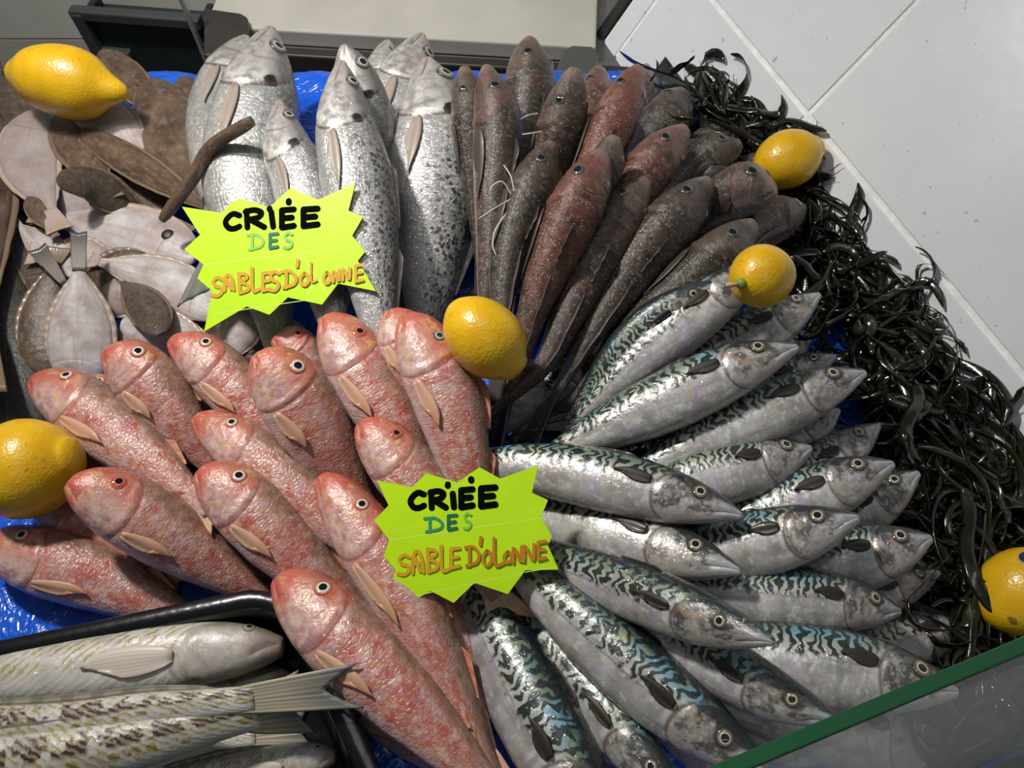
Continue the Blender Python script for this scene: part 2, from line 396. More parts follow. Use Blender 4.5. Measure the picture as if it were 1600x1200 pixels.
def mat_flat():
    """flatfish: object colour r = brown (0) .. white underside (1), g = darkness"""
    n = NT('flatfish_skin', .25, .5, 0)
    u, phi, P = n.fish(2.6); r = n.oi()
    g, m, gq = head_lines(n, u, phi, .22, .05, .0, -.1)
    n1 = n.noise(P, 2.2, 3); n2 = n.noise(P, 9, 4); n3 = n.noise(P, 44, 3); st = n.noise(n.vec(n.mul(u, 1.6), n.mul(phi, 4), n.mul(r['rnd'], 40)), 1.6, 3)
    br = n.mix(n1, (.050, .030, .018), (.145, .092, .060)); br = n.mix(n.mul(n.ss(n2, .55, .9), .55), br, (.215, .15, .105))
    br = n.mix(n.mul(n.ss(n2, .35, .1), .6), br, (.035, .024, .016))
    br = n.mix(r['g'], br, n.mix(n2, (.014, .013, .011), (.060, .055, .047)))
    wh = n.mix(n1, (.27, .215, .20), (.56, .53, .53)); wh = n.mix(n.mul(n.ss(st, .45, .85), .6), wh, (.36, .255, .235))
    wh = n.mix(n.mul(n.ss(n.noise(P, 3.5, 2), .6, .9), .5), wh, (.42, .43, .47))
    wh = n.mix(n.mul(n.mul(n.ss(n.voro(P, 16), .16, .05), n.ss(n2, .4, .6)), .6), wh, (.10, .08, .08))
    wh = n.mix(n.mul(n.ss(n.abs(phi), .66, .98), .45), wh, (.40, .27, .225))
    wh = n.mix(n.mul(r['g'], .65), wh, n.mix(st, (.12, .075, .06), (.28, .20, .18)))
    c = n.mix(r['r'], br, wh)
    c = n.mix(n.mul(g, .35), c, (.10, .05, .04))
    c = n.mix(n.mul(n.bump_at(phi, .0, .02), .3), c, (.20, .13, .11))
    n.set('Base Color', c); n.set('Roughness', n.add(.2, n.mul(n3, .25)))
    n.bump(n.add(n.mul(n.sin(n.mul(phi, 60)), .025), n.add(n.mul(n2, .7), n.mul(n3, .3))), .4, .001); n.wet(P, 26, .9); n.set('Coat Weight', .6); n.set('Specular IOR Level', .25)
    return n.m

def mat_weever():
    n = NT('weever_skin', .28, .5, 0)
    u, phi, P = n.fish(6.5); r = n.oi()
    g, m, gq = head_lines(n, u, phi, .235, .07, .1, -.22)
    n1 = n.noise(P, 2.2, 3); n2 = n.noise(P, 8, 3); n3 = n.noise(P, 34, 3)
    bodym = n.ss(gq, .0, .03)
    c = n.mix(n1, (.42, .39, .35), (.62, .60, .56))
    dg = n.add(n.mul(u, 74.0), n.add(n.mul(phi, 10.0), n.mul(n2, 1.2)))
    sw = n.sin(n.mul(dg, 3.1416))
    stripe = n.mul(n.ss(sw, .1, .7), n.mul(n.ss(phi, -.30, .10), bodym))
    c = n.mix(n.mul(n.mul(stripe, n.ss(n.noise(P, 6, 2), .2, .6)), .85), c, (.36, .28, .03))
    bl = n.noise(n.vec(n.mul(u, 24), n.mul(phi, 2.2), n.mul(r['rnd'], 9)), 1.0, 2)
    brow = n.mul(n.ss(bl, .34, .52), n.mul(n.ss(n.abs(n.sub(phi, .50)), .34, .20), n.ss(u, .22, .3)))
    c = n.mix(n.mul(n.mul(brow, r['r']), n.add(.75, n.mul(n.ss(sw, -.6, .4), .24))), c, n.mix(n.ss(sw, -.4, .5), (.15, .085, .03), (.04, .022, .009)))
    bl2 = n.noise(n.vec(n.mul(u, 26), n.mul(phi, 2.5), n.add(3.0, n.mul(r['rnd'], 9))), 1.0, 2)
    row = n.mul(n.ss(bl2, .50, .66), n.ss(n.abs(n.sub(phi, .03)), .17, .07))
    c = n.mix(n.mul(n.mul(row, r['r']), .85), c, n.mix(n.ss(sw, -.3, .5), (.36, .29, .06), (.17, .12, .02)))
    c = n.mix(n.mul(n.ss(phi, .80, .97), .8), c, (.12, .10, .065))
    hd = n.ss(gq, .01, -.015); hc = n.mix(n2, (.34, .29, .26), (.54, .50, .46)); hc = n.mix(n.mul(n.ss(n1, .5, .8), .6), hc, (.36, .28, .07)); hc = n.mix(n.mul(n.ss(u, .10, .03), .9), hc, (.20, .145, .12))
    hc = n.mix(n.mul(n.ss(phi, .3, .7), .7), hc, (.19, .16, .12))
    c = n.mix(hd, c, hc)
    c = n.mix(n.mul(g, .5), c, (.2, .12, .09)); c = n.mix(n.mul(m, .8), c, (.13, .055, .05))
    n.set('Base Color', c); n.set('Roughness', n.add(.2, n.mul(n3, .25)))
    n.bump(n.add(n.mul(n.mul(sw, bodym), .2), n.add(n.mul(n2, .6), n.mul(n3, .3))), .4, .001); n.wet(P, 14, .5)
    return n.m

def mat_fin(name, base, ray, tip, rays=26, alpha=1.0):
    n = NT(name, .35, .4, 0, .12)
    u, v = n.uvw()
    k = n.ss(n.sin(n.mul(v, rays * 6.28)), -.2, .6)
    c = n.mix(n.mul(k, .6), base, ray); c = n.mix(n.mul(n.ss(u, .35, 1.0), .8), c, tip)
    n.set('Base Color', c); n.bump(k, .22, .0006)
    return n.m

def mat_eye(name, pupil, ring, iris, rim, pr=.42, rw=.08):
    n = NT(name, .06, .6, 0, .6)
    u, v = n.uvw()
    n.set('Base Color', n.ramp(u, [(0, pupil), (pr, pupil), (pr + .05, ring), (pr + rw, ring), (pr + rw + .08, iris), (.80, iris), (.90, rim), (1, rim)]))
    return n.m

M_FISH = dict(M=mat_mackerel(), R=mat_mullet(), B=mat_bass(), G=mat_gurnard(), F=mat_flat(), W=mat_weever())
M_EYE = dict(
    M=mat_eye('mackerel_eye', (.012, .015, .022), (.58, .52, .38), (.16, .13, .085), (.035, .028, .025), .42, .13),
    R=mat_eye('mullet_eye', (.006, .008, .013), (.66, .61, .53), (.52, .22, .13), (.36, .085, .05), .44, .20),
    R2=mat_eye('mullet_red_eye', (.006, .008, .013), (.62, .30, .20), (.46, .06, .03), (.42, .20, .14), .42, .07),
    B=mat_eye('bass_eye', (.012, .015, .024), (.55, .53, .47), (.20, .19, .17), (.06, .055, .05), .46, .12),
    G=mat_eye('gurnard_eye', (.008, .010, .016), (.03, .036, .04), (.085, .078, .06), (.05, .04, .035), .50),
    F=mat_eye('flatfish_eye', (.010, .010, .010), (.22, .15, .06), (.13, .09, .06), (.07, .05, .04), .4),
    W=mat_eye('weever_eye', (.010, .010, .012), (.24, .24, .20), (.27, .25, .21), (.17, .145, .125), .4))
FIN = dict(
    M=mat_fin('mackerel_fin', (.035, .028, .022), (.015, .013, .012), (.05, .042, .032)),
    Mt=mat_fin('mackerel_tail_fin', (.12, .12, .10), (.05, .055, .05), (.07, .075, .07)),
    R=mat_fin('mullet_fin', (.52, .29, .19), (.62, .42, .29), (.48, .24, .13)),
    Rd=mat_fin('mullet_dorsal_fin', (.40, .14, .09), (.58, .30, .20), (.50, .20, .10), 18),
    B=mat_fin('bass_fin', (.33, .26, .22), (.26, .23, .19), (.36, .33, .28)),
    Bt=mat_fin('bass_tail_fin', (.20, .20, .18), (.12, .12, .11), (.16, .16, .14)),
    G=mat_fin('gurnard_fin', (.07, .055, .05), (.04, .034, .03), (.06, .05, .05)),
    Gw=mat_fin('gurnard_pale_ray', (.58, .54, .50), (.45, .42, .38), (.6, .56, .52)),
    F=mat_fin('flatfish_fin', (.17, .115, .075), (.10, .068, .045), (.15, .10, .06), 110),
    Fw=mat_fin('flatfish_pale_fin', (.40, .32, .28), (.30, .21, .17), (.32, .22, .15), 110),
    Fd=mat_fin('flatfish_dark_tail', (.20, .165, .14), (.08, .07, .06), (.018, .018, .018), 7),
    W=mat_fin('weever_fin', (.42, .37, .26), (.17, .16, .13), (.12, .13, .13), 9),
    Wp=mat_fin('weever_pale_fin', (.62, .53, .46), (.55, .47, .40), (.58, .50, .42), 9))
def mat_lemon():
    n = NT('lemon_peel', .32, .5, 0, .25)
    o = n.objco(); k = n.noise(o, 45, 3); d = n.voro(o, 420, 'SMOOTH_F1')
    c = n.mix(k, (.66, .36, .004), (.76, .47, .012)); c = n.mix(n.ss(n.noise(o, 160, 2), .90, 1.0), c, (.50, .27, .006))
    n.set('Base Color', c); n.set('Subsurface Weight', .12); n.set('Subsurface Radius', (.006, .004, .001))
    n.bump(n.add(n.mul(d, .8), n.mul(k, .45)), .35, .0012); return n.m
M_LEMON = mat_lemon()
M_STEM = plain('lemon_stem', (.20, .27, .04), .5, noise_amt=.3, sc=300)
M_NAVEL = plain('lemon_navel', (.30, .17, .02), .6)
M_STKB, M_STKG = plain('sticker_navy', (.012, .018, .07), .35), plain('sticker_gold', (.45, .36, .22), .35)

# ------------------------------------------------------------------ fish
PROF = dict(
 M=dict(s=[0, .02, .06, .12, .2, .3, .42, .55, .7, .82, .92, 1], d=[.03, .10, .20, .31, .41, .47, .49, .47, .37, .24, .13, .08],
        v=[.04, .10, .20, .32, .43, .50, .52, .48, .35, .22, .11, .07], w=[.03, .09, .17, .25, .33, .38, .40, .36, .28, .18, .09, .06],
        gill=.245, ex=2.1, eye=(.122, .25, .118), mouth=(.085, -.02, -.28)),
 R=dict(s=[0, .02, .06, .12, .2, .3, .45, .6, .75, .88, 1], d=[.06, .20, .33, .43, .49, .52, .49, .41, .30, .20, .16],
        v=[.08, .17, .27, .36, .43, .47, .47, .41, .30, .19, .14], w=[.06, .15, .22, .28, .33, .36, .35, .29, .20, .12, .07],
        gill=.285, ex=2.15, eye=(.165, .37, .112), mouth=(.08, -.2, -.42)),
 B=dict(s=[0, .02, .05, .1, .16, .25, .38, .52, .66, .8, .92, 1], d=[.03, .09, .16, .26, .36, .45, .51, .48, .39, .27, .17, .15],
        v=[.03, .10, .17, .26, .35, .43, .49, .48, .39, .26, .16, .14], w=[.03, .09, .15, .22, .28, .34, .37, .35, .27, .17, .09, .06],
        gill=.262, ex=2.2, eye=(.098, .40, .100), mouth=(.10, .02, -.26)),
 G=dict(s=[0, .02, .06, .11, .17, .25, .36, .5, .68, .85, 1], d=[.06, .13, .24, .38, .50, .53, .48, .40, .28, .16, .09],
        v=[.10, .17, .26, .34, .40, .45, .45, .38, .26, .15, .09], w=[.09, .19, .31, .41, .48, .51, .47, .38, .25, .14, .07],
        gill=.27, ex=2.3, eye=(.125, .50, .125), mouth=(.09, -.3, -.5)),
 F=dict(s=[0, .02, .06, .12, .22, .36, .52, .68, .82, .93, 1], d=[.10, .19, .29, .38, .46, .50, .47, .37, .23, .12, .10],
        v=[.10, .18, .28, .38, .47, .50, .47, .37, .23, .12, .10], w=[.04, .07, .095, .115, .13, .135, .125, .10, .075, .05, .035],
        gill=.22, ex=1.8, eye=(.075, .16, .07), mouth=(.05, .0, -.1)),
 W=dict(s=[0, .02, .06, .12, .2, .3, .45, .62, .78, .9, 1], d=[.08, .18, .30, .40, .46, .48, .46, .40, .32, .25, .22],
        v=[.12, .22, .32, .42, .49, .52, .48, .40, .30, .22, .19], w=[.10, .20, .29, .36, .40, .41, .38, .31, .22, .14, .09],
        gill=.22, ex=2.2, eye=(.075, .62, .10), mouth=(.07, .1, -.22)))
def _smooth_tab(s, y):
    x = np.linspace(0, 1, 401); q = np.interp(np.sqrt(x), np.sqrt(s), y)
    k = np.exp(-.5 * (np.arange(-12, 13) / 5.0) ** 2); k /= k.sum()
    p = np.convolve(np.pad(q, 12, mode='edge'), k, 'valid')
    wgt = np.clip(x / .04, 0, 1)
    return x, q * (1 - wgt) + p * wgt
PROF['T'] = dict(PROF['F'], d=[.2, .3, .38, .42, .44, .45, .45, .45, .45, .44, .34], v=[.2, .3, .38, .42, .44, .45, .45, .45, .45, .44, .34], w=[.1, .16, .22, .25, .27, .28, .28, .28, .28, .26, .18])
M_FISH['T'] = M_FISH['F']; M_EYE['T'] = M_EYE['F']
TAB = {k: {q: _smooth_tab(np.array(p['s']), np.array(p[q])) for q in 'dvw'} for k, p in PROF.items()}

class Fish:
    """a fish body round a bent spine: kind, spine (head to tail), height, lie of the body"""
    def __init__(s, kind, spine, H, nref, sig, roll0, roll1=None, thick=1.0, curl=0.0):
        s.kind, s.P = kind, PROF[kind]; s.H = H; s.thick = thick; s.curl = curl
        s.N = 72
        s.sp = catmull(spine, s.N); s.L = float(np.linalg.norm(np.diff(s.sp, axis=0), axis=1).sum())
        T = nrm(np.gradient(s.sp, axis=0)); s.a = -T
        n = np.broadcast_to(nref, s.sp.shape)
        b = nrm(n - (n * s.a).sum(1, keepdims=True) * s.a)
        d0 = sig * np.cross(b, s.a)
        r = np.radians(np.linspace(roll0, roll0 if roll1 is None else roll1, s.N))[:, None]
        s.b = np.cos(r) * b - np.sin(r) * d0; s.d = np.cos(r) * d0 + np.sin(r) * b
        s.x = np.linspace(0, 1, s.N)
    def tab(s, q, u): return np.interp(u, *TAB[s.kind][q]) * s.H
    def frame(s, u):
        u = np.clip(u, 0, 1)
        I = lambda A: np.stack([np.interp(u, s.x, A[:, k]) for k in range(3)], -1)
        return I(s.sp), nrm(I(s.a)), nrm(I(s.b)), nrm(I(s.d))
    def surf(s, u, th, flip=1.0):
        """u along (0 snout .. 1 tail root), th: angle from the shown flank towards the back"""
        u = np.asarray(u, float); th = np.asarray(th, float); u, th = np.broadcast_arrays(u, th)
        c, a, b, d = s.frame(u)
        e = 2.0 / s.P['ex']; co, si = np.cos(th), np.sin(th)
        lat = np.sign(co) * np.abs(co) ** e * s.tab('w', u) * s.thick
        ver = np.sign(si) * np.abs(si) ** e * np.where(si > 0, s.tab('d', u), s.tab('v', u))
        phi = np.where(np.cos(th) >= 0, th, np.sign(th) * np.pi - th) / (np.pi / 2)
        g = (u - (s.P['gill'] - .10 * (phi + .12) ** 2)) / .012
        k = (.045 * np.exp(-((g + 1.6) / 1.5) ** 2) - .05 * np.exp(-((g - .5) / .8) ** 2)) * np.clip((.72 - phi) * 4, 0, 1) * np.clip((phi + .95) * 4, 0, 1)
        sm, p0, p1 = s.P['mouth']
        mm = (phi - (p0 + u * (p1 - p0) / sm)) / .09
        k = k - .16 * np.exp(-mm ** 2) * np.clip((sm * 1.05 - u) / .012, 0, 1) * np.clip(u / .008, 0, 1)
        es, ep, er = s.P['eye']
        # a shallow rim round the eye and a brow over it
        q = np.sqrt(((u - es) * s.L / (er * s.H)) ** 2 + ((phi - ep) * .62 / er) ** 2)
        k = k + .035 * np.exp(-((q - 1.15) / .3) ** 2)
        if s.curl: ver = ver; lat = lat + s.curl * s.H * (np.abs(ver) / s.H) ** 2 * 4
        return c + b * (lat * (1 + k))[..., None] + d * (ver * (1 + .6 * k))[..., None]
    def normal(s, u, th):
        e = 1e-3
        p1 = s.surf(u + e, th) - s.surf(u - e, th); p2 = s.surf(u, th + e * 5) - s.surf(u, th - e * 5)
        n = nrm(np.cross(p2, p1)); c = s.frame(np.asarray(u, float))[0]
        return n * np.sign(((s.surf(u, th) - c) * n).sum(-1, keepdims=True) + 1e-12)
    def body(s, mat, parent):
        NS, M = 92, 40
        u = np.linspace(0, 1, NS) ** 1.35; th = np.linspace(-np.pi, np.pi, M, endpoint=False)
        U, T = np.meshgrid(u, th, indexing='ij')
        P = s.surf(U, T)
        phi = np.where(np.cos(T) >= -1e-9, T, np.sign(T) * np.pi - T) / (np.pi / 2)
        uv = np.stack([U.ravel(), (phi.ravel() + 1) / 2], 1)
        f = grid_faces(NS, M, True)
        V = P.reshape(-1, 3)
        nose = V[:M].mean(0) + s.a[0] * .012 * s.H; end = V[-M:].mean(0) - s.a[-1] * .01 * s.H
        V = np.concatenate([V, [nose, end]]); uv = np.concatenate([uv, [[0, .5], [1, .5]]])
        k = NS * M
        for j in range(M):
            f.append((k, (j + 1) % M, j)); f.append((k + 1, (NS - 1) * M + j, (NS - 1) * M + (j + 1) % M))
        f = [tuple(reversed(t)) for t in f]
        return mesh('body', V, f, mat, parent, uv)
    def eye(s, mat, parent, side=1, look=0.0, scale=1.0, at_=None):
        es, ep, er = s.P['eye']
        if at_: es, ep = at_
        th = ep * np.pi / 2
        if side < 0: th = np.pi - th
        R = er * s.H * scale
        p = s.surf(es, th); c = s.frame(np.array(es))[0]
        o = .7 * R
        n = nrm(np.mean([s.normal(np.array(es + dx), np.array(th + dt)) for dx in (-.05, 0, .05) for dt in (-.25, 0, .25)], axis=0))
        if (p - c) @ n < 0: n = -n
        x = nrm(s.a[5] - (s.a[5] @ n) * n); y = np.cross(n, x)
        rr = np.sin(np.linspace(0, 1, 12) * np.pi / 2 * 1.12) ; zz = np.cos(np.linspace(0, 1, 12) * np.pi / 2 * 1.12)
        rr = np.linspace(0, 1.0, 12); zz = .42 * np.sqrt(np.maximum(0, 1 - (rr * .97) ** 2))
        A = np.linspace(0, 2 * np.pi, 26, endpoint=False)
        V, uv = [], []
        for r_, z_ in zip(rr, zz):
            for q in A:
                V.append(p + R * (x * r_ * np.cos(q) + y * r_ * np.sin(q) + n * (z_ - .13))); uv.append((r_, 0))
        V += [v - n * R * .5 for v in V[-26:]]; uv += [(1, 0)] * 26
        f = grid_faces(13, 26, True)
        if side < 0: f = f
        o_ = mesh('eye', V, f, mat, parent, uv, recalc=True)
        return o_
    def pectoral(s, mat, parent, side=1, s0=None, phi0=-.05, slope=-.12, ln=.17, wd=.26, lift=.05, name='pectoral_fin'):
        s0 = s.P['gill'] + .012 if s0 is None else s0
        nu, nv = 14, 11
        u = np.linspace(0, 1, nu)[:, None]; v = np.linspace(-1, 1, nv)[None]
        wid = wd * ((.30 + .9 * u ** .6) * np.sqrt(np.clip(1.04 - u ** 2.2, 0, 1)) * .62 if s.kind in 'RW' else (.35 + 1.5 * u ** .7) * np.clip(1.02 - u, 0, 1) ** .8 * .8)
        uu = s0 + ln * u * (1 - .16 * v * 0 - .22 * (v - .3) ** 2 * u); ph = phi0 + slope * u + v * wid
        th = ph * np.pi / 2
        if side < 0: th = np.pi - th
        P = s.surf(uu, th); n = s.normal(uu, th)
        P = P + n * (.0016 + lift * s.H * .35 * u ** 1.4 + .012 * s.H * np.sin(v * 3))[..., None]
        V, f, uv = sheet(P, .0011)
        return mesh(name, V, f, mat, parent, uv, recalc=True)
    def top_fin(s, mat, parent, s1, s2, h, lean=.5, under=False, name='dorsal_fin', shape=0, fold=0.0):
        nu, nv = 22, 5
        u = np.linspace(0, 1, nu)[:, None]; v = np.linspace(0, 1, nv)[None]
        uu = s1 + (s2 - s1) * u + 0 * v
        th = np.full(uu.shape, (-np.pi / 2 if under else np.pi / 2))
        P = s.surf(uu, th); c, a, b, d = s.frame(uu)
        dn = -d if under else d
        prof = (np.minimum(u / .12, 1) ** .7) * (1 - .75 * u if shape == 0 else np.sqrt(np.clip(1 - (2 * u - 1) ** 2, 0, 1)) + .02)
        hh = h * s.H * np.clip(prof, .03, None) * v
        P = P + dn * (hh - .012 * s.H * (v < .01))[..., None] - a * (hh * lean)[..., None] + b * (hh * fold + .01 * s.H * np.sin(u * 20) * v)[..., None]
        V, f, uv = sheet(P, .0010 * np.ones(P.shape[:2]))
        uv = uv[:, ::-1]
        return mesh(name, V, f, mat, parent, uv, recalc=True)
    def tail(s, mat, parent, ln=.2, spread=.55, fork=.55, bend=0.0):
        nu, nv = 12, 21
        u = np.linspace(0, 1, nu)[:, None]; v = np.linspace(-1, 1, nv)[None]
        c, a, b, d = s.frame(np.array(1.0))
        h0 = (s.tab('d', 1.0) + s.tab('v', 1.0)) / 2; mid = (s.tab('d', 1.0) - s.tab('v', 1.0)) / 2
        Lr = s.L * ln * ((1 - fork) + fork * np.abs(v) ** 1.3)
        off = h0 * v + (spread * s.H - h0) * v * u ** .85
        back = Lr * u - .03 * s.L
        P = c - a * back[..., None] + d * (mid + off)[..., None] + b * ((.003 if s.kind in 'FT' else .012) * s.H * np.cos(v * 22) * u + bend * s.H * u ** 2)[..., None]
        V, f, uv = sheet(P, .0016 + .004 * (1 - u) ** 2 * (s.H / .05) + 0 * v)
        return mesh('tail_fin', V, f, mat, parent, uv, recalc=True)
    def fringe(s, mat, parent, s1, s2, h, under, name):
        nu, nv = 46, 4
        u = np.linspace(0, 1, nu)[:, None]; v = np.linspace(0, 1, nv)[None]
        uu = s1 + (s2 - s1) * u + 0 * v
        P = s.surf(uu, np.full(uu.shape, -np.pi / 2 if under else np.pi / 2)); c, a, b, d = s.frame(uu)
        dn = -d if under else d
        hh = h * s.H * np.sin(np.pi * np.clip(u, .02, .98)) ** .6 * v
        P = P + dn * (hh - .012 * s.H)[..., None] - a * (hh * .3)[..., None] + b * ((.012 * np.sin(u * 60) * v - .10 * h * v) * s.H)[..., None]
        V, f, uv = sheet(P, .0012 * np.ones(P.shape[:2]))
        return mesh(name, V, f, mat, parent, uv[:, ::-1], recalc=True)

M_HOLE = plain('dark_gill_opening', (.006, .005, .005), .5)
# a height field of all that lies on the bed: each new fish is let down on it
GX0, GY0, GD = -1.0, -.55, .004
HF = np.zeros((500, 320))
def hf_idx(P):
    i = np.clip(((P[..., 0] - GX0) / GD).astype(int), 0, HF.shape[0] - 1)
    j = np.clip(((P[..., 1] - GY0) / GD).astype(int), 0, HF.shape[1] - 1)
    return i, j
def hf_add(P):
    i, j = hf_idx(P); np.maximum.at(HF, (i.ravel(), j.ravel()), P[..., 2].ravel())
def hf_get(P):
    i, j = hf_idx(P); return HF[i, j]

def lay(kind, pix, Hpx, sig, roll, roll1=None, z0=.0, tilt=.5, drop=.35, fixed=None, span=.55, thick=1.0, curl=0.0, cap=.20, Ht=None):
    """let a fish down on the pile along its line of sight; returns the Fish"""
    pix = np.asarray(pix, float); cum = np.concatenate([[0], np.cumsum(np.linalg.norm(np.diff(pix, axis=0), axis=1))]); t = cum / cum[-1]
    zh, zt = (fixed if fixed else (.02, .02))
    def make(zh, zt):
        spn = np.stack([at(x, y, zh + (zt - zh) * q) for (x, y), q in zip(pix, t)])
        mid = spn.mean(0); H = Ht or Hpx / F_PX * depth(mid)
        n = nrm((1 - tilt) * V3(0, 0, 1) + tilt * nrm(CAM - mid))
        return Fish(kind, spn, H, n, sig, roll, roll1, thick, curl)
    u = np.linspace(.04, .96, 24)
    TH = np.linspace(-np.pi, np.pi, 48, endpoint=False)
    fsh = make(zh, zt)
    if not fixed:
        for it in range(5):
            U, T = np.meshgrid(u, TH, indexing='ij')
            P = fsh.surf(U, T); c = fsh.frame(u)[0]
            # underside, only its middle part in plan
            a = fsh.frame(u)[1]; side = nrm(np.cross(a, V3(0, 0, 1)))
            off = ((P - c[:, None]) * side[:, None]).sum(-1); lim = span * np.abs(off).max(1, keepdims=True)
            low = (P[..., 2] <= c[:, None, 2]) & (np.abs(off) <= lim)
            need = np.where(low, hf_get(P) + z0 - P[..., 2], -9)
            k = np.sort(need, axis=1)[:, ::-1][:, :5].mean(1)
            k = np.where(k < -5, -.01, k)
            lo = c[:, 2]
            best = None
            for lh in np.linspace(-.03, .12, 61):
                lt = np.max((k - lh * (1 - u)) / np.maximum(u, .05)); lt = max(lt, -.03)
                cost = lh * 1.0 + lt * 1.25 + 2.0 * max(0, lt - lh - .05)
                if best is None or cost < best[0]: best = (cost, lh, lt)
            zh = min(zh + best[1] - drop * .004, cap); zt = min(max(zt + best[2] - drop * .004, .004), cap)
            fsh = make(zh, zt)
    U, T = np.meshgrid(np.linspace(0, 1, 160), np.linspace(-np.pi, np.pi, 90), indexing='ij')
    hf_add(fsh.surf(U, T))
    fsh.z = (zh, zt)
    return fsh

NAMES = dict(T='flatfish', M='mackerel', R='red_mullet', B='sea_bass', G='gurnard', F='flatfish', W='weever')
CATS = dict(M='fish', R='fish', B='fish', G='fish', F='fish', W='fish')
GROUPS = dict(T='flatfish heaped on the stall', M='mackerel fanned out on the stall', R='red mullet on the stall', B='sea bass on the stall', G='gurnards fanned out on the stall', F='flatfish heaped on the stall', W='weevers in the black tray')
FISHES = {}
def put(key, kind, pix, Hpx, sig, roll, label, tint=(0, 0, 0), eye='', parts='', **kw):
    tailkw = kw.pop('tail', {}); pec = kw.pop('pec', {}); eyekw = kw.pop('eyek', {})
    grp = kw.pop('group', None)
    f = lay(kind, pix, Hpx, sig, roll, **kw)
    FISHES[key] = f
    base = f.sp[f.N // 2]
    root = empty(NAMES[kind], base); tag(root, label, 'fish', grp or GROUPS[kind])
    o = [f.body(M_FISH[kind], root)]
    E = M_EYE[eye or kind]
    if 'n' not in parts: o.append(f.eye(E, root, 1, **eyekw))
    if kind != 'F' and ('2' in parts or kind == 'G'): o.append(f.eye(E, root, -1, **eyekw))
    if kind == 'F' and 'n' not in parts and 'h' not in parts: o.append(f.eye(E, root, 1, at_=(.085, -.12)))
    if 'h' in parts: o[-1].name = 'gill_opening'; o[-1].data.materials.clear(); o[-1].data.materials.append(M_HOLE)
    if kind == 'M':
        o.append(f.pectoral(FIN['M'], root, **{**dict(phi0=.12, slope=.02, ln=.115, wd=.19, lift=.03), **pec}))
        o.append(f.top_fin(FIN['M'], root, .33, .46, .05, .9))
        o.append(f.tail(FIN['Mt'], root, **{**dict(ln=.15, spread=.5, fork=.7), **tailkw}))
    elif kind == 'R':
        o.append(f.pectoral(FIN['R'], root, **{**dict(phi0=-.40, slope=.10, ln=.22, wd=.30, lift=.05), **pec}))
        o.append(f.top_fin(FIN['Rd'], root, .34, .56, .12, 1.4, fold=.25)); o.append(f.top_fin(FIN['Rd'], root, .64, .78, .09, 1.2, fold=.25))
        o.append(f.tail(FIN['R'], root, **{**dict(ln=.24, spread=.45, fork=.5), **tailkw}))
    elif kind == 'B':
        o.append(f.pectoral(FIN['B'], root, **{**dict(phi0=-.22, slope=-.06, ln=.19, wd=.17, lift=.03), **pec}))
        o.append(f.top_fin(FIN['B'], root, .36, .56, .06, 1.2, fold=-.2)); o.append(f.top_fin(FIN['B'], root, .62, .80, .06, 1.0))
        o.append(f.tail(FIN['Bt'], root, **{**dict(ln=.2, spread=.5, fork=.35), **tailkw}))
    elif kind == 'G':
        for sd in (1, -1): o.append(f.pectoral(FIN['G'], root, side=sd, **{**dict(phi0=-.10, slope=.04, ln=.26, wd=.30, lift=.03), **pec}))
        o.append(f.top_fin(FIN['G'], root, .31, .46, .16, 1.5, fold=.35, shape=0)); o.append(f.top_fin(FIN['G'], root, .50, .88, .07, .8, shape=1))
        o.append(f.tail(FIN['G'], root, **{**dict(ln=.17, spread=.36, fork=.12), **tailkw}))
    elif kind == 'F':
        m = FIN['Fw'] if tint[0] > .5 else FIN['F']
        o.append(f.fringe(m, root, .08, .93, .09, False, 'dorsal_fin')); o.append(f.fringe(m, root, .24, .93, .09, True, 'anal_fin'))
        o.append(f.tail(FIN['Fd'] if 'd' in parts else m, root, **{**dict(ln=.18, spread=.22, fork=.05), **tailkw}))
    elif kind == 'W':
        o.append(f.pectoral(FIN['Wp'], root, **{**dict(phi0=-.05, slope=-.02, ln=.2, wd=.5, lift=.03), **pec}))
        o.append(f.top_fin(FIN['W'], root, .3, .92, .10, .6, shape=1)); o.append(f.top_fin(FIN['Wp'], root, .3, .9, .08, .6, under=True, name='anal_fin', shape=1))
        o.append(f.tail(FIN['W'], root, **{**dict(ln=.22, spread=.62, fork=.25), **tailkw}))
    for q in o: q.color = tuple(tint) + (1,)
    return root, f

# ------------------------------------------------------------------ setting: tiled wall, counter, liner, things behind
WA, WB = at(1085, 150), at(1600, 850)
W_W = nrm(WB - WA); _e = V3(.41, .45, .79); W_E = nrm(_e - W_W * (_e @ W_W)); W_N = nrm(np.cross(W_E, W_W))
if W_N @ (CAM - WA) < 0: W_N = -W_N
def wall_pt(a, b, k=0.0): return WA + W_W * a + W_E * b + W_N * k
def mat_tile():
    n = NT('white_wall_tile', .34, .45); o = n.objco()
    k = n.noise(o, 7, 4); s_ = n.noise(o, 26, 5, .7)
    c = n.mix(k, (.63, .65, .67), (.69, .705, .725))
    c = n.mix(n.mul(n.ss(s_, .82, 1.0), .14), c, (.42, .42, .42))
    c = n.mix(n.mul(n.ss(n.noise(o, 90, 2), .98, 1.0), .5), c, (.2, .2, .19))
    n.set('Base Color', c); n.bump(n.noise(o, 14, 3), .10, .004); return n.m
M_TILE = mat_tile(); M_GROUT = plain('pale_grout', (.80, .80, .78), .8, noise_amt=.15, sc=60)
cols = [-.215, -.172, .160, .590, 1.02, 1.45]; rows = [-.12, .096, .53, .96]
vs = []
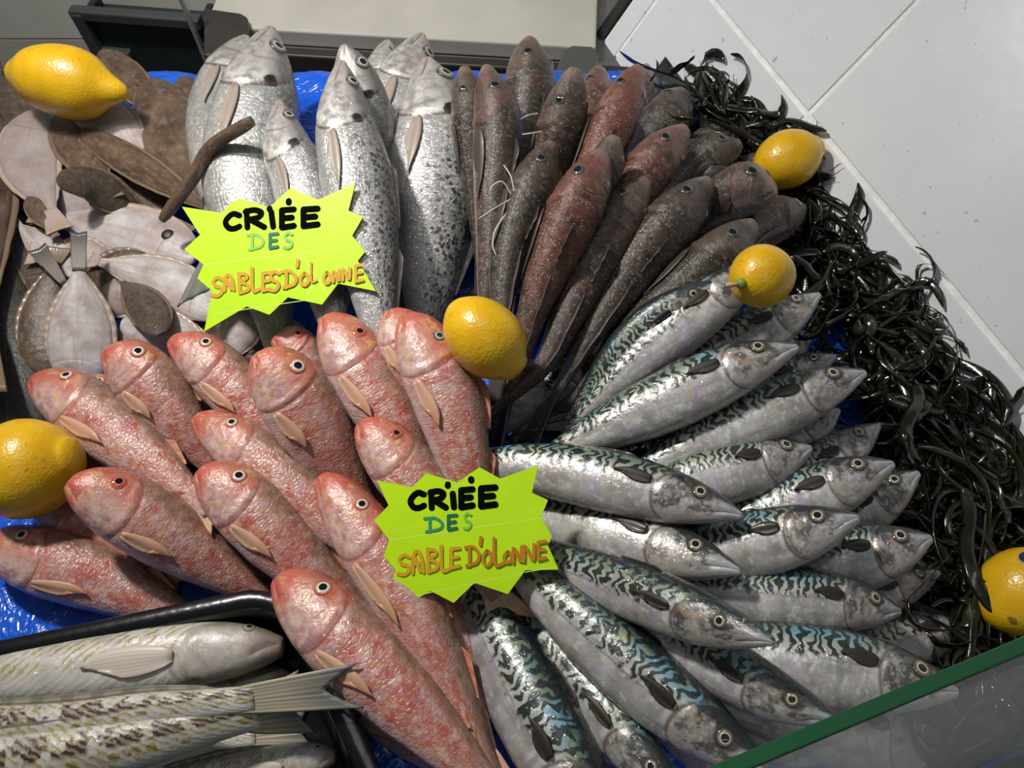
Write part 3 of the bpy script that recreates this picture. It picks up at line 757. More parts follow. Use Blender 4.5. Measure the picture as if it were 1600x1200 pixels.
for a0, a1 in zip(cols, cols[1:]):
    for b0, b1 in zip(rows, rows[1:]):
        g = .0034
        for q0, q1 in [(a0, a1)]:
            bb = max(b0, .004 - g) if q0 > -.18 else b0
            if abs(q0 + .172) < 1e-6 and b0 < 0:      # this tile is notched round the end of the counter
                ab = [(q0 + g, b0 + g), (-.088, b0 + g), (-.088, .0006), (q1 - g, .0006), (q1 - g, b1 - g), (q0 + g, b1 - g)]
                V = np.array([wall_pt(a_, b_, .003) for a_, b_ in ab] + [wall_pt(a_, b_, -.001) for a_, b_ in ab])
                vs.append((V, [tuple(range(6)), tuple(range(11, 5, -1))] + [(i, 6 + i, 6 + (i + 1) % 6, (i + 1) % 6) for i in range(6)])); continue
            v, f = box(wall_pt((q0 + q1) / 2, (bb + b1) / 2, .001), W_W, W_E, W_N, q1 - q0 - 2 * g, b1 - bb - 2 * g, .004); vs.append((v, f))
v, f = merge(*vs); tiles = mesh('wall_right', v, f, M_TILE, smooth=False, recalc=True); tag(tiles, kind='structure'); bevel(tiles, .0012, 2)
v, f = merge(box(wall_pt((-.090 + cols[-1]) / 2, (.002 + rows[-1]) / 2, -.012), W_W, W_E, W_N, cols[-1] + .090, rows[-1] - .002, .0255), box(wall_pt((cols[0] - .0905) / 2, (rows[0] + rows[-1]) / 2, -.012), W_W, W_E, W_N, -.0905 - cols[0], rows[-1] - rows[0], .0255))
grout = mesh('grout', v, f, M_GROUT, tiles if False else None, smooth=False); grout.name = 'trim_1'; tag(grout, kind='structure')
# dark metal corner profile at the end of the tiles
M_DARKMETAL = plain('dark_corner_profile', (.050, .050, .047), .4, .6, noise_amt=.2, sc=40)
v, f = box(wall_pt(cols[0] - .012, .42, -.01), W_W, W_E, W_N, .020, 1.1, .034)
tag(bevel(mesh('trim_2', v, f, M_DARKMETAL, smooth=False), .003), kind='structure')

# the glass guard along the front: top edge GA-GB, leaning; the bed ends at its foot
ZG = .285
GA, GB = at(1085, 1222, ZG), at(1680, 973, ZG); G_X = nrm(GB - GA); G_UP = nrm(V3(.41, .45, .79)); GN = nrm(np.cross(G_X, G_UP)); G_U = np.cross(GN, G_X)
if G_U[2] < 0: G_U = -G_U
G_F = GA - G_U * (ZG / G_U[2])
def front_y(x): return max(-.5, G_F[1] + G_X[1] / G_X[0] * (x - G_F[0]) + .012)
# display counter and the blue plastic film on it
M_STEEL = plain('brushed_steel', (.30, .30, .29), .38, .8, noise_amt=.15, sc=25)
BACK_Y = .528
def film_mat():
    n = NT('blue_plastic_film', .2, .5, 0, .2); o = n.objco()
    k = n.noise(o, 14, 4, .6, .6)
    n.set('Base Color', n.mix(k, (.006, .07, .50), (.012, .12, .70))); n.bump(n.add(n.mul(n.noise(o, 16, 4, .6, 1.2), 1.2), n.mul(n.noise(o, 60, 2), .25)), .8, .006); return n.m
M_FILM = film_mat()
nx, ny = 150, 90
xs = np.linspace(-1.0, .72, nx); ys = np.linspace(-.5, BACK_Y + .012, ny)
X, Y = np.meshgrid(xs, ys, indexing='ij')
r1 = RNG.normal(size=(nx, ny))
for _ in range(3): r1 = (r1 + np.roll(r1, 1, 0) + np.roll(r1, -1, 0) + np.roll(r1, 1, 1) + np.roll(r1, -1, 1)) / 5
Z = .004 * r1 + .003 * np.sin(X * 40 + Y * 25)
Z = np.where(Y > BACK_Y - .01, -.002 - (Y - BACK_Y + .01) * 1.6, Z)
# the sheet is laid between the open side and the foot of the tiles, where it turns up a little
P = np.zeros((nx, ny, 3))
for i in range(nx):
    for j in range(ny):
        y = ys[j]; k = i / (nx - 1)
        for _ in range(3):
            foot = WA[0] + W_W[0] / W_W[1] * (y - WA[1]); x = -1.0 + k * (foot - .008 - max(0, y - .43) * .35 + 1.0)
            y0 = front_y(x); y = y0 + (ys[j] + .5) / (ys[-1] + .5) * (ys[-1] - y0)
        P[i, j] = (x, y, Z[i, j] - .002 + max(0, (k - .985) / .015) * .0)
V, f, uv = sheet(P, .0012)
film = mesh('plastic_film', V, f, M_FILM, None, None); tag(film, 'crinkled bright blue plastic film lining the fish stall under all the fish', 'plastic sheet')
def foot_x(y): return WA[0] + W_W[0] / W_W[1] * (y - WA[1]) - .012
xk = G_F[0] + (-.5 - G_F[1] - .012) * G_X[0] / G_X[1]; xr = foot_x(-.25)
for _ in range(6): xr = foot_x(front_y(xr))
q = [(-1.02, -.5), (xk, -.5), (xr, front_y(xr)), (foot_x(BACK_Y - .014), BACK_Y - .014), (-1.02, BACK_Y - .014)]
V = np.array([(x, y, -.012) for x, y in q] + [(x, y, -.10) for x, y in q])
ctr = bevel(mesh('display_counter', V, [tuple(range(5)), tuple(range(9, 4, -1))] + [(i, 5 + i, 5 + (i + 1) % 5, (i + 1) % 5) for i in range(5)], M_STEEL, smooth=False, recalc=True), .004); tag(ctr, 'steel display counter that carries the film and all the fish', 'counter')

# behind the counter: work counter with a white cutting board, dark bracket, crate, pale tiles
FLY = -.10
M_BEIGE = plain('beige_floor_tile', (.70, .68, .60), .45, noise_amt=.12, sc=6)
M_BEIGE2 = plain('cream_floor_tile', (.60, .57, .48), .45, noise_amt=.10, sc=6)
v, f = box((-.1, 1.3, -.95), V3(1, 0, 0), V3(0, 1, 0), V3(0, 0, 1), 6, 5, .1)
tag(mesh('floor', v, f, plain('floor_tile', (.30, .30, .29), .5, noise_amt=.1, sc=5), smooth=False), kind='structure')
# pale tiled upstand far behind at the end of the stall
yb = .98
def bp(px, py, y):            # the point of the vertical plane at distance y
    d = C_R * (px - 800) / F_PX + C_U * (600 - py) / F_PX + C_F
    return CAM + d * ((y - CAM[1]) / d[1])
p0, p1 = bp(-300, 61, yb), bp(113, 61, yb)
zl = p0[2]
tv = []
for (x0, x1, z0, z1) in [(-2.2, bp(156, 20, yb)[0] - .002, zl + .002, zl + .5), (bp(156, 20, yb)[0] + .002, 1.6, zl + .002, zl + .5)]:
    tv.append(box(((x0 + x1) / 2, yb + .01, (z0 + z1) / 2), V3(1, 0, 0), V3(0, 1, 0), V3(0, 0, 1), x1 - x0, .02, z1 - z0))
v, f = merge(*tv); tag(mesh('wall_back', v, f, M_BEIGE, smooth=False), kind='structure')
v, f = box((-.6, yb + .008, zl - .25), V3(1, 0, 0), V3(0, 1, 0), V3(0, 0, 1), 3.6, .016, .496)
tag(mesh('baseboard_back', v, f, M_BEIGE2, smooth=False), kind='structure')

# cutting board
M_BOARD = plain('white_cutting_board', (.43, .415, .365), .45, noise_amt=.10, sc=9, bump=.1)
zb = -.02
bl, br_ = at(318, 40, zb), at(931, 74, zb)
ax = nrm(br_ - bl); ay = nrm(np.cross(V3(0, 0, 1), ax))
ln = np.linalg.norm(br_ - bl)
v, f = box(bl + ax * ln / 2 + ay * .16 - V3(0, 0, .014), ax, ay, V3(0, 0, 1), ln, .32, .028)
board = bevel(mesh('cutting_board', v, f, M_BOARD, smooth=False), .004, 3); tag(board, 'thick white plastic cutting board lying on the work counter behind the bass', 'cutting board')
# steel work counter under it, front coloured dark for the board's shadow
M_DARKB = plain('dark_steel_and_shadow', (.035, .031, .027), .45, .2, noise_amt=.25, sc=14)
root = empty('work_counter', bl + ax * ln / 2 + ay * .2 - V3(0, 0, .1)); tag(root, 'steel work counter with a dark upright plate and shadow-coloured front, carrying the white cutting board', 'counter')
LC = ln + .075
v, f = box(bl + ax * (LC / 2 - .008) + ay * .19 - V3(0, 0, .044), ax, ay, V3(0, 0, 1), LC, .42, .03)
bevel(mesh('top', v, f, M_STEEL, root, smooth=False), .003)
v, f = box(bl + ax * (LC / 2 - .008) - ay * .022 - V3(0, 0, .115), ax, ay, V3(0, 0, 1), LC, .02, .19)
bevel(mesh('front_panel', v, f, M_DARKB, root, smooth=False), .003)
# rounded dark plate at the near end of the board
pl = [at(x, y, zb + .0135) for x, y in ((318, 86), (318, 12), (376, 20), (386, 26), (388, 36), (388, 88))]
pv = np.array(pl); pf = [tuple(range(6))]
V = np.concatenate([pv, pv - V3(0, 0, .012)]); F_ = [tuple(range(6)), tuple(range(11, 5, -1))] + [(i, (i + 1) % 6, 6 + (i + 1) % 6, 6 + i) for i in range(6)]
bevel(mesh('end_plate', V, F_, M_DARKB, root, smooth=False, recalc=True), .003)
pl = [at(x, y, zb + .0135) for x, y in ((868, 112), (880, 78), (895, 70), (926, 72), (935, 84), (926, 118))]
pv = np.array(pl); V = np.concatenate([pv, pv - V3(0, 0, .012)])
bevel(mesh('corner_plate', V, F_, plain('grey_steel_plate', (.13, .13, .125), .4, .5), root, smooth=False, recalc=True), .003)
# black plastic crate
M_CRATE = plain('black_green_plastic', (.010, .017, .018), .45, noise_amt=.3, sc=20); M_CRATEG = plain('grey_crate_rim', (.045, .050, .050), .5)
root = empty('plastic_crate', at(215, 85, -.12)); tag(root, 'black plastic crate with a grey grip standing behind the blue film beside the pale tiles', 'crate')
zc = -.06
a0, a1 = at(122, 12, zc), at(306, 26, zc); ux = nrm(a1 - a0); uy = V3(-ux[1], ux[0], 0); wl = np.linalg.norm(a1 - a0)
v, f = box((a0 + a1) / 2 - V3(0, 0, .10), ux, uy, V3(0, 0, 1), wl, .012, .20); bevel(mesh('front_panel', v, f, M_CRATE, root, smooth=False), .003)
v, f = box((a0 + a1) / 2 + uy * .06 - V3(0, 0, .12), ux, uy, V3(0, 0, 1), wl, .012, .17); bevel(mesh('back_panel', v, f, M_CRATE, root, smooth=False), .003)
for q in (a0, a1):
    v, f = box(q + uy * .03 - V3(0, 0, .11), ux, uy, V3(0, 0, 1), .012, .06, .19); bevel(mesh('side_panel', v, f, M_CRATE, root, smooth=False), .003)
gv = []
gv.append(box((a0 + a1) / 2 - V3(0, 0, .004) - uy * .008, ux, uy, V3(0, 0, 1), wl + .02, .02, .018))
gv.append(box(a0 + ux * .002 - V3(0, 0, .09) - uy * .010, ux, uy, V3(0, 0, 1), .020, .02, .18))
gv.append(box(a0 + ux * .032 - V3(0, 0, .075) - uy * .010, ux, uy, V3(0, 0, 1), .06, .018, .014))
v, f = merge(*gv); bevel(mesh('grip_frame', v, f, M_CRATEG, root, smooth=False), .003)
v, f = box((a0 + a1) / 2 + uy * .03 - V3(0, 0, .2), ux, uy, V3(0, 0, 1), wl, .06, .01); mesh('bottom', v, f, M_CRATE, root, smooth=False)
# thin light post between crate and board
v, f = box(at(313, 84, zb - .02) + V3(0, .012, .05), V3(1, 0, 0), V3(0, 1, 0), V3(0, 0, 1), .006, .010, .15)
bevel(mesh('side_edge', v, f, plain('steel_sheet_edge', (.40, .38, .33), .4, .5), [o for o in bpy.data.objects if o.name == 'work_counter'][0], smooth=False), .001)

# ------------------------------------------------------------------ the catch: every fish from the bottom of the pile to the top
# key, kind, line snout..tail root (place in the photograph), body height, side of the back, roll, label
# --- flatfish heap

# lower layers: other fish that fill the gaps, mostly covered
def low(kind, rows, H, sig, label, tints=None):
    for i, (x0, y0, x1, y1) in enumerate(rows):
        t = tints[i % len(tints)] if tints else (.5, 0, 0)
        put('low%s%d' % (kind, i), kind, [(x0, y0), ((x0 + x1) / 2 + 3, (y0 + y1) / 2), (x1, y1)], H, sig, 8, label, t, parts='n' if kind == 'F' else '', group='%s of the lower layer' % label.split(' in ')[0])
low('F', [(60, 470, 20, 330), (170, 430, 60, 400), (250, 420, 110, 460), (330, 560, 170, 520), (120, 320, 40, 200), (290, 300, 170, 230), (180, 330, 60, 300), (400, 560, 300, 470)], 90, 1, 'flatfish in the lower layer, mostly covered by the others of the heap', [(0, .6, 0), (1, .6, 0), (0, .3, 0), (1, .5, 0), (0, .5, 0)])
low('G', [(1090, 380, 900, 590), (905, 300, 800, 560), (1000, 330, 850, 580), (825, 190, 765, 430), (1190, 300, 1010, 480), (760, 180, 756, 470), (940, 160, 850, 420)], 72, -1, 'gurnard in the lower layer, mostly covered by the fan above', [(.2, 0, 0)])
low('M', [(1270, 520, 1000, 660), (1400, 800, 1130, 860), (1440, 905, 1160, 935), (1330, 760, 1000, 790), (900, 560, 800, 690), (830, 560, 770, 690), (1300, 1180, 1090, 1095), (1200, 1220, 1000, 1120), (1120, 830, 830, 780), (1180, 940, 850, 870), (1230, 1060, 900, 930), (1130, 1170, 810, 930), (1010, 1210, 740, 950), (1150, 560, 880, 690), (1080, 700, 810, 760), (1420, 1040, 1120, 980), (1350, 690, 1080, 730)], 84, 1, 'mackerel in the lower layer, mostly covered by the fan above', [(.5, 0, 0)])
low('R', [(230, 590, 420, 760), (340, 580, 520, 740), (450, 620, 600, 800), (580, 560, 690, 740), (70, 670, 290, 830), (210, 760, 440, 900), (410, 800, 600, 970), (540, 840, 720, 1070), (520, 1040, 740, 1230), (640, 620, 740, 800), (120, 600, 300, 740)], 92, -1, 'red mullet in the lower layer, mostly covered by the others')
BR, WH = (0, 0, 0), (1, 0, 0)
put('F20', 'F', [(18, 740), (14, 560), (4, 390)], 120, 1, 0, 'very dark rough-skinned flatfish along the edge of the stall above the lemon', (0, 1, 0), parts='n')
put('F19', 'F', [(-42, 60), (-34, 260), (-26, 520)], 110, 1, 0, 'long grey-brown flatfish whose smooth edge runs down past the dark flatfish', (0, .35, 0), parts='n', z0=.012)
put('F21', 'F', [(10, 112), (30, 175), (45, 245)], 70, 1, 0, 'olive-brown flatfish in shadow just under the top lemon', (0, .45, 0), parts='n')
put('F1', 'F', [(158, 80), (196, 118), (250, 185)], 52, 1, 0, 'small brown flatfish poking its eyes up from behind the top lemon', BR, drop=.3)
put('F8b', 'F', [(105, 190), (95, 235), (100, 275)], 40, 1, 0, 'pale flatfish fin edge showing between lemon and brown flatfish', WH, parts='n')
put('F8', 'F', [(62, 172), (45, 245), (82, 335)], 84, 1, 0, 'purplish white flatfish belly up below the top lemon', (1, .75, 0), parts='n')
put('F2b', 'F', [(285, 122), (305, 180), (318, 260)], 66, -1, 0, 'olive flatfish with a rounded pale rim next to the first bass', (0, .2, 0), parts='n')
put('F23', 'F', [(44, 308), (58, 328), (82, 362)], 30, 1, 0, 'little brown flatfish tail end under the purplish flatfish', BR, parts='n')
put('F13', 'F', [(120, 430), (70, 385), (28, 350)], 46, 1, 0, 'white flatfish with a pale tail stub beside the dark flatfish', WH, parts='n')
put('F17', 'F', [(150, 470), (200, 460), (240, 430)], 60, 1, 0, 'pinkish flatfish deep in the heap behind the upright white one', (1, 1, 0), parts='n')
put('F15', 'F', [(190, 505), (250, 515), (330, 545)], 66, 1, 0, 'white flatfish lying low above the second red mullet', WH, parts='n')
put('F6', 'F', [(140, 245), (200, 292), (275, 350)], 70, 1, 0, 'brown flatfish in the middle of the heap with its back up', BR, parts='n')
put('F4', 'F', [(120, 160), (128, 225), (165, 290)], 78, 1, 5, 'brown flatfish with a cream rim under the white one at the lemon', BR, parts='n')
put('F2', 'F', [(238, 126), (272, 215), (338, 330)], 98, 1, 0, 'large dark brown flatfish with its tail down at the green sign', BR, parts='n', tail=dict(ln=.1))
put('F3', 'F', [(118, 148), (172, 195), (232, 255)], 78, 1, 0, 'bluish white flatfish belly up touching the top lemon', WH, parts='n')
put('F5', 'F', [(128, 203), (205, 252), (330, 330)], 48, 1, 0, 'narrow folded brown flatfish lying slantwise across the heap', BR, parts='n')
put('F7', 'F', [(90, 285), (150, 292), (235, 345)], 58, 1, 0, 'dark grey glistening flatfish above the big white one', (0, .6, 0), parts='n')
put('F14', 'F', [(252, 522), (232, 484), (190, 438)], 56, 1, 0, 'dark brown flatfish head down with its mouth over the white flatfish', (0, .5, 0))
put('F10', 'F', [(345, 495), (260, 438), (150, 408)], 72, -1, 0, 'smooth white flatfish bent downward under the corner of the green sign', WH, parts='n', tail=dict(ln=.08))
put('F9', 'F', [(308, 402), (205, 365), (82, 338)], 92, 1, 0, 'big pinkish white flatfish with a black gill hole', WH, parts='h', eyek=dict(at_=(.22, .25), scale=1.5))
put('F16', 'F', [(374, 480), (378, 515), (366, 560)], 58, 1, 0, 'greyish white flatfish piece hanging below the green sign', (1, .4, 0), parts='n')
put('F18', 'F', [(402, 488), (455, 512), (505, 552)], 30, 1, 30, 'thin pinkish flatfish squeezed below the green sign by the mullet', (1, .8, 0), parts='n')
put('F12', 'F', [(74, 585), (72, 500), (88, 408)], 76, 1, 0, 'brown speckled flatfish standing tail up behind the white one', (0, .1, 0), parts='n', tail=dict(ln=.16, spread=.25))
put('F25', 'F', [(165, 560), (150, 510), (98, 440)], 46, 1, 0, 'grey flatfish whose split dark tail stands beside the upright white one', (1, .7, 0), parts='nd', tail=dict(ln=.5, spread=.30))
put('F11', 'F', [(124, 605), (126, 510), (124, 418)], 92, 1, 0, 'upright white flatfish with a dark pointed tail fin', WH, parts='nd', tail=dict(ln=.34, spread=.13))
# --- sea bass
put('B5', 'B', [(606, 64), (600, 140), (600, 330)], 84, -1, 0, 'sea bass wedged furthest back with a dark crown between two others', (0, 0, 0))
put('B6', 'B', [(659, 54), (622, 200), (628, 440)], 120, -1, -10, 'plain pale sea bass lying behind the largest spotted one', (.2, 0, 0))
put('B4', 'B', [(538, 70), (556, 150), (575, 400)], 112, -1, 0, 'sea bass with a dull eye behind the open-mouthed one', (.3, 0, 0))
put('B1b', 'B', [(385, 58), (350, 170), (350, 400)], 110, -1, -10, 'sea bass mostly hidden behind the big unspotted one', (0, 0, 0), parts='n')
put('B1', 'B', [(424, 44), (402, 160), (392, 310), (440, 560)], 146, -1, 0, 'big unspotted silver sea bass nearest to the flatfish heap', (.05, 0, 0), tail=dict(ln=.12, spread=.25))
put('F24', 'T', [(252, 345), (300, 280), (330, 230), (394, 189)], 24, 1, 0, 'brown flatfish tail laid like a finger over the silver bass', BR, parts='n', thick=1.4)
put('B3', 'B', [(534, 96), (540, 200), (562, 310), (604, 600)], 114, -1, 0, 'speckled sea bass with its mouth open and a black gill spot', (.85, 0, 0))
put('B2', 'B', [(437, 158), (450, 235), (480, 310), (535, 575)], 100, -1, 8, 'smallest sea bass lying on the big unspotted one above the sign', (.1, 0, 0))
put('B7', 'B', [(668, 92), (680, 190), (674, 330), (664, 560)], 150, -1, 0, 'largest sea bass with many black specks beside the gurnards', (1, 0, 0))
# --- gurnards
G = lambda key, pix, H, roll, red, label, **k: put(key, 'G', pix, H, k.pop('sig', -1), roll, label, (red, 0, 0), **k)
G('G0', [(726, 104), (735, 200), (748, 420)], 56, 60, .1, 'dark gurnard squeezed in next to the largest bass')
G('G1', [(830, 60), (822, 170), (790, 400)], 78, 50, .25, 'dusky gurnard whose head rises highest at the back of the fan')
G('G6', [(1011, 102), (1000, 180), (950, 330)], 46, 60, .2, 'grey gurnard peeping out behind the pinkish red one')
G('G4', [(938, 106), (915, 220), (850, 420)], 66, 70, .55, 'dark reddish gurnard in shadow behind the pinkish red one')
G('G2', [(762, 104), (776, 200), (768, 330), (752, 520)], 76, 38, .35, 'white-dotted gurnard on its side with a mauve head by the bass', sig=-1)
G('G7', [(1070, 142), (1020, 220), (930, 380)], 76, 75, .05, 'blunt grey gurnard at the edge of the seaweed tip')
G('G19', [(1135, 200), (1090, 240), (1000, 330)], 56, 60, 0, 'gurnard in the shade behind the pale grey one')
G('G18', [(1222, 250), (1160, 285), (1050, 370)], 66, 60, .15, 'brown gurnard with its snout under the upper lemon')
G('G16', [(1252, 322), (1180, 362), (1060, 450)], 74, 45, .3, 'dark gurnard that points furthest out over the seaweed', sig=1)
G('G14', [(1157, 222), (1090, 262), (1000, 360)], 70, 25, 0, 'pale grey gurnard with its side up above the beaked one', sig=1)
G('G15', [(1212, 294), (1130, 312), (1040, 400)], 86, 20, .2, 'beaked brown gurnard with a dark round eye below the upper lemon', sig=1)
G('G17', [(1180, 348), (1100, 420), (985, 520), (905, 610)], 80, 55, .05, 'dark olive gurnard lowest in the fan next to the mackerel')
G('G3', [(900, 106), (872, 210), (830, 330), (800, 470)], 70, 62, .15, 'brownish gurnard with a torn white flake on its nape')
G('G5', [(1000, 104), (945, 220), (890, 350), (850, 470)], 70, 72, 1.0, 'pinkish red gurnard standing tall in the middle of the fan')
G('G8', [(962, 212), (930, 300), (880, 430)], 56, 70, 0, 'small dark grey gurnard between the two reddest ones')
G('G9', [(1073, 200), (1005, 275), (920, 420), (880, 520)], 76, 55, .75, 'russet gurnard with a long dark eye slit near the seaweed')
G('G11', [(865, 224), (816, 330), (788, 430), (778, 580)], 76, 48, .1, 'silvery grey gurnard with long pale feelers')
G('G10', [(943, 236), (890, 345), (835, 480), (792, 640)], 86, 72, .8, 'reddish brown gurnard seen from above, behind the middle lemon')
G('G12', [(1010, 280), (950, 365), (893, 480), (845, 575), (768, 645)], 82, 66, .3, 'dark speckled gurnard with red blotches curving to a long tail')
G('G13', [(1110, 282), (1010, 390), (930, 510), (860, 630)], 86, 60, .1, 'grey-olive gurnard whose fan tail reaches the first mackerel', tail=dict(ln=.20, spread=.42))
# --- mackerel
def Mk(key, pix, H, roll, label, sig=1, **k): return put(key, 'M', pix, H, sig, roll, label, (k.pop('low', .5), 0, 0), **k)
Mk('M2', [(1120, 440), (1000, 520), (885, 655)], 66, 30, 'mackerel lying half under the gurnards with only striped back showing')
Mk('M4', [(1192, 482), (1100, 540), (980, 640)], 60, 10, 'mackerel with just a dark eye showing below the stalked lemon')
Mk('M1', [(1192, 402), (1130, 456), (1000, 562), (885, 672)], 86, -4, 'mackerel with its head tucked under the stalked lemon')
Mk('M8b', [(1312, 640), (1240, 680), (1080, 740)], 70, 0, 'mackerel in shadow beneath the long straight one')
Mk('M6', [(1306, 556), (1230, 590), (1080, 680)], 62, 0, 'mackerel showing only its face behind the plump one')
Mk('M3', [(1281, 460), (1200, 510), (1090, 572), (960, 660)], 84, -2, 'mackerel pointing at the seaweed just below the stalked lemon')
Mk('M5', [(1247, 542), (1150, 575), (1010, 640), (862, 708), (820, 728)], 98, -5, 'plump mackerel with a dented silver flank, second below the stalked lemon')
Mk('M7', [(1353, 582), (1250, 620), (1130, 675), (1000, 735), (950, 755)], 94, -2, 'long straight mackerel with a lilac sheen on its belly', z0=.022)
Mk('M13', [(1436, 738), (1380, 775), (1270, 850), (1160, 920)], 84, 0, 'mackerel with a pale pointed jaw behind the grimy-headed one')
Mk('M11', [(1374, 664), (1310, 708), (1190, 780), (1085, 840)], 80, 5, 'mackerel with a blood-stained cheek next to the seaweed')
Mk('M18', [(1468, 894), (1400, 918), (1260, 965), (1140, 1000)], 74, 5, 'mackerel with a seaweed strand hanging over its snout')
Mk('M12', [(1397, 724), (1320, 752), (1170, 818), (1010, 880)], 100, -4, 'grimy-headed mackerel with a dark cheek and open jaw')
Mk('M8', [(1268, 700), (1190, 724), (1060, 756), (940, 790)], 98, -3, 'mackerel with a brown-red fin lying below the long straight one')
Mk('M15', [(1456, 840), (1370, 864), (1220, 894), (1100, 930)], 104, -2, 'mackerel with a red eye and a black side fin')
Mk('M14', [(1342, 808), (1250, 832), (1130, 860), (940, 900)], 104, -3, 'mackerel with a gaping thin jaw under the two big central ones')
Mk('M19', [(1528, 962), (1450, 990), (1330, 1022), (1190, 1050)], 82, 0, 'mackerel next to the stickered lemon with kelp across its head')
Mk('M20', [(1497, 1082), (1390, 1058), (1250, 1035), (1110, 1010), (1010, 985)], 124, -5, 'thick grey-flanked mackerel whose jaw dips behind the glass edge')
Mk('M16', [(1408, 956), (1310, 942), (1170, 930), (1020, 905)], 98, 2, 'straight silvery mackerel with a dotted side line, above the thick one')
Mk('M26', [(1490, 1170), (1400, 1152), (1200, 1105), (1040, 1065)], 122, 0, 'mackerel staring out behind the glass pane', fixed=(.035, .03))
Mk('M27', [(1348, 1168), (1290, 1150), (1160, 1100)], 76, 0, 'dim smaller mackerel behind the glass pane', fixed=(.03, .03))
Mk('M21', [(1312, 1128), (1200, 1080), (1080, 1012), (970, 950), (860, 890)], 94, 26, 'blue-grey striped mackerel pointing at the glass edge')
Mk('M17', [(1210, 1003), (1110, 970), (980, 918), (870, 878), (740, 830)], 92, 28, 'dark green marbled mackerel with a low-set eye', low=.6)
Mk('M10', [(1158, 893), (1060, 864), (940, 828), (820, 800), (690, 775)], 100, -3, 'second large mackerel with a grey cheek, right under the top one')
Mk('M9', [(1161, 806), (1060, 778), (920, 744), (800, 728), (660, 722)], 98, 0, 'large mackerel with a golden cheek on top, beside the lower sign')
Mk('M24', [(1075, 1270), (960, 1130), (860, 1010), (790, 935), (720, 860)], 90, 30, 'narrow mackerel with blotchy bars between two wider ones')
Mk('M23', [(960, 1350), (885, 1200), (805, 1050), (745, 940), (690, 830)], 136, 32, 'broad mackerel with wavy tiger bars next to the red mullet')
Mk('M22', [(1200, 1210), (1080, 1120), (950, 1010), (840, 915), (750, 830)], 116, 24, 'big mackerel with bright blue sheen slanting down to the glass')
# --- red mullet
def Rm(key, pix, H, roll, label, sig=-1, **k): return put(key, 'R', pix, H, sig, roll, label, (0, 0, 0), **k)
Rm('R4b', [(428, 526), (465, 552), (540, 640)], 76, 0, 'red mullet peeking out under the upper sign', eye='R2')
Rm('R3', [(268, 530), (330, 575), (430, 680), (495, 760)], 92, 4, 'red mullet lying furthest up next to the flatfish', eye='R')
Rm('R2', [(168, 545), (230, 600), (345, 745)], 102, 8, 'red mullet with a wide pale eye between two others near the white flatfish')
Rm('R6b', [(613, 484), (632, 540), (680, 680)], 92, 0, 'red mullet mostly hidden behind the one at the middle lemon', eye='R2')
Rm('R5', [(510, 494), (560, 575), (615, 665), (690, 810)], 110, 0, 'golden-flanked red mullet with a red-ringed eye below the upper sign', eye='R2')
Rm('R6', [(634, 492), (682, 590), (715, 680), (752, 850)], 112, 0, 'slender red mullet leaning on the middle lemon', eye='B', eyek=dict(scale=.8))
Rm('R1', [(53, 592), (130, 640), (220, 710), (330, 800)], 104, 0, 'red mullet furthest out toward the big yellow lemon, head by the white flatfish', tail=dict(ln=.10, spread=.25))
Rm('R4', [(404, 550), (460, 625), (515, 705), (580, 810)], 120, 0, 'red mullet with a silvery torn cheek in the middle of the row')
Rm('R14', [(55, 790), (130, 825), (260, 900)], 76, 0, 'red mullet underneath with just its belly showing by the lemon', parts='n')
Rm('R15', [(615, 800), (690, 950), (768, 1190)], 76, 0, 'red mullet underneath beside the tiger-barred mackerel', parts='n')
Rm('R7', [(563, 660), (625, 730), (720, 850), (775, 935)], 104, 0, 'red mullet whose body disappears under the lower sign', eye='R2')
Rm('R8', [(306, 652), (380, 705), (470, 775), (560, 858), (600, 905)], 94, 4, 'reddest mullet, lying between the silvery-cheeked and the lowest ones')
Rm('R13', [(-28, 848), (70, 880), (180, 915), (330, 985)], 106, 4, 'red mullet cut by the edge, just above the black tray')
Rm('R9', [(107, 752), (200, 800), (310, 865), (430, 945)], 112, 0, 'red mullet with a red-ringed eye nosing the big lemon', eye='R2')
Rm('R11', [(501, 744), (570, 842), (660, 985), (775, 1235)], 108, 6, 'red mullet running down past the lower sign corner')
Rm('R10', [(312, 734), (390, 800), (470, 875), (580, 965)], 112, 2, 'red mullet with a bulging pale eye above the tray corner')

# ------------------------------------------------------------------ black tray with weevers
M_TRAY = NT('black_tray_plastic', .22, .5); M_TRAY.set('Base Color', (.006, .006, .007)); M_TRAY.bump(M_TRAY.noise(M_TRAY.objco(), 60, 3), .2, .001); M_TRAY = M_TRAY.m
ZR = .075
tc = at(456, 906, ZR); tl = at(-60, 1012, ZR); td = at(606, 1230, ZR)
t1 = nrm(tl - tc); t2 = nrm(td - tc)
def tray_loop(inset, z, rad):
    TL, TD = .62, .36
    cs = [(inset, inset), (TL - inset, inset), (TL - inset, TD - inset), (inset, TD - inset)]
    out = []
    for (cx, cy), (sx, sy), a0 in zip(cs, ((1, 1), (-1, 1), (-1, -1), (1, -1)), (180, 270, 0, 90)):
        for k in range(9):
            a = math.radians(a0 + 90 * k / 8)
            out.append(tc + t1 * (cx + sx * rad + rad * math.cos(a)) + t2 * (cy + sy * rad + rad * math.sin(a)) + V3(0, 0, z - ZR))
    return np.array(out)
prof = [(.0, ZR - .012, .045), (.0, ZR - .002, .045), (.002, ZR, .044), (.014, ZR, .034), (.017, ZR - .002, .032), (.020, ZR - .010, .030), (.032, .018, .026), (.040, .012, .02),
        (.036, .009, .022), (.028, .014, .028), (.018, ZR - .012, .033), (.003, ZR - .014, .043)]
L = [tray_loop(*p) for p in prof]; n = len(L[0])
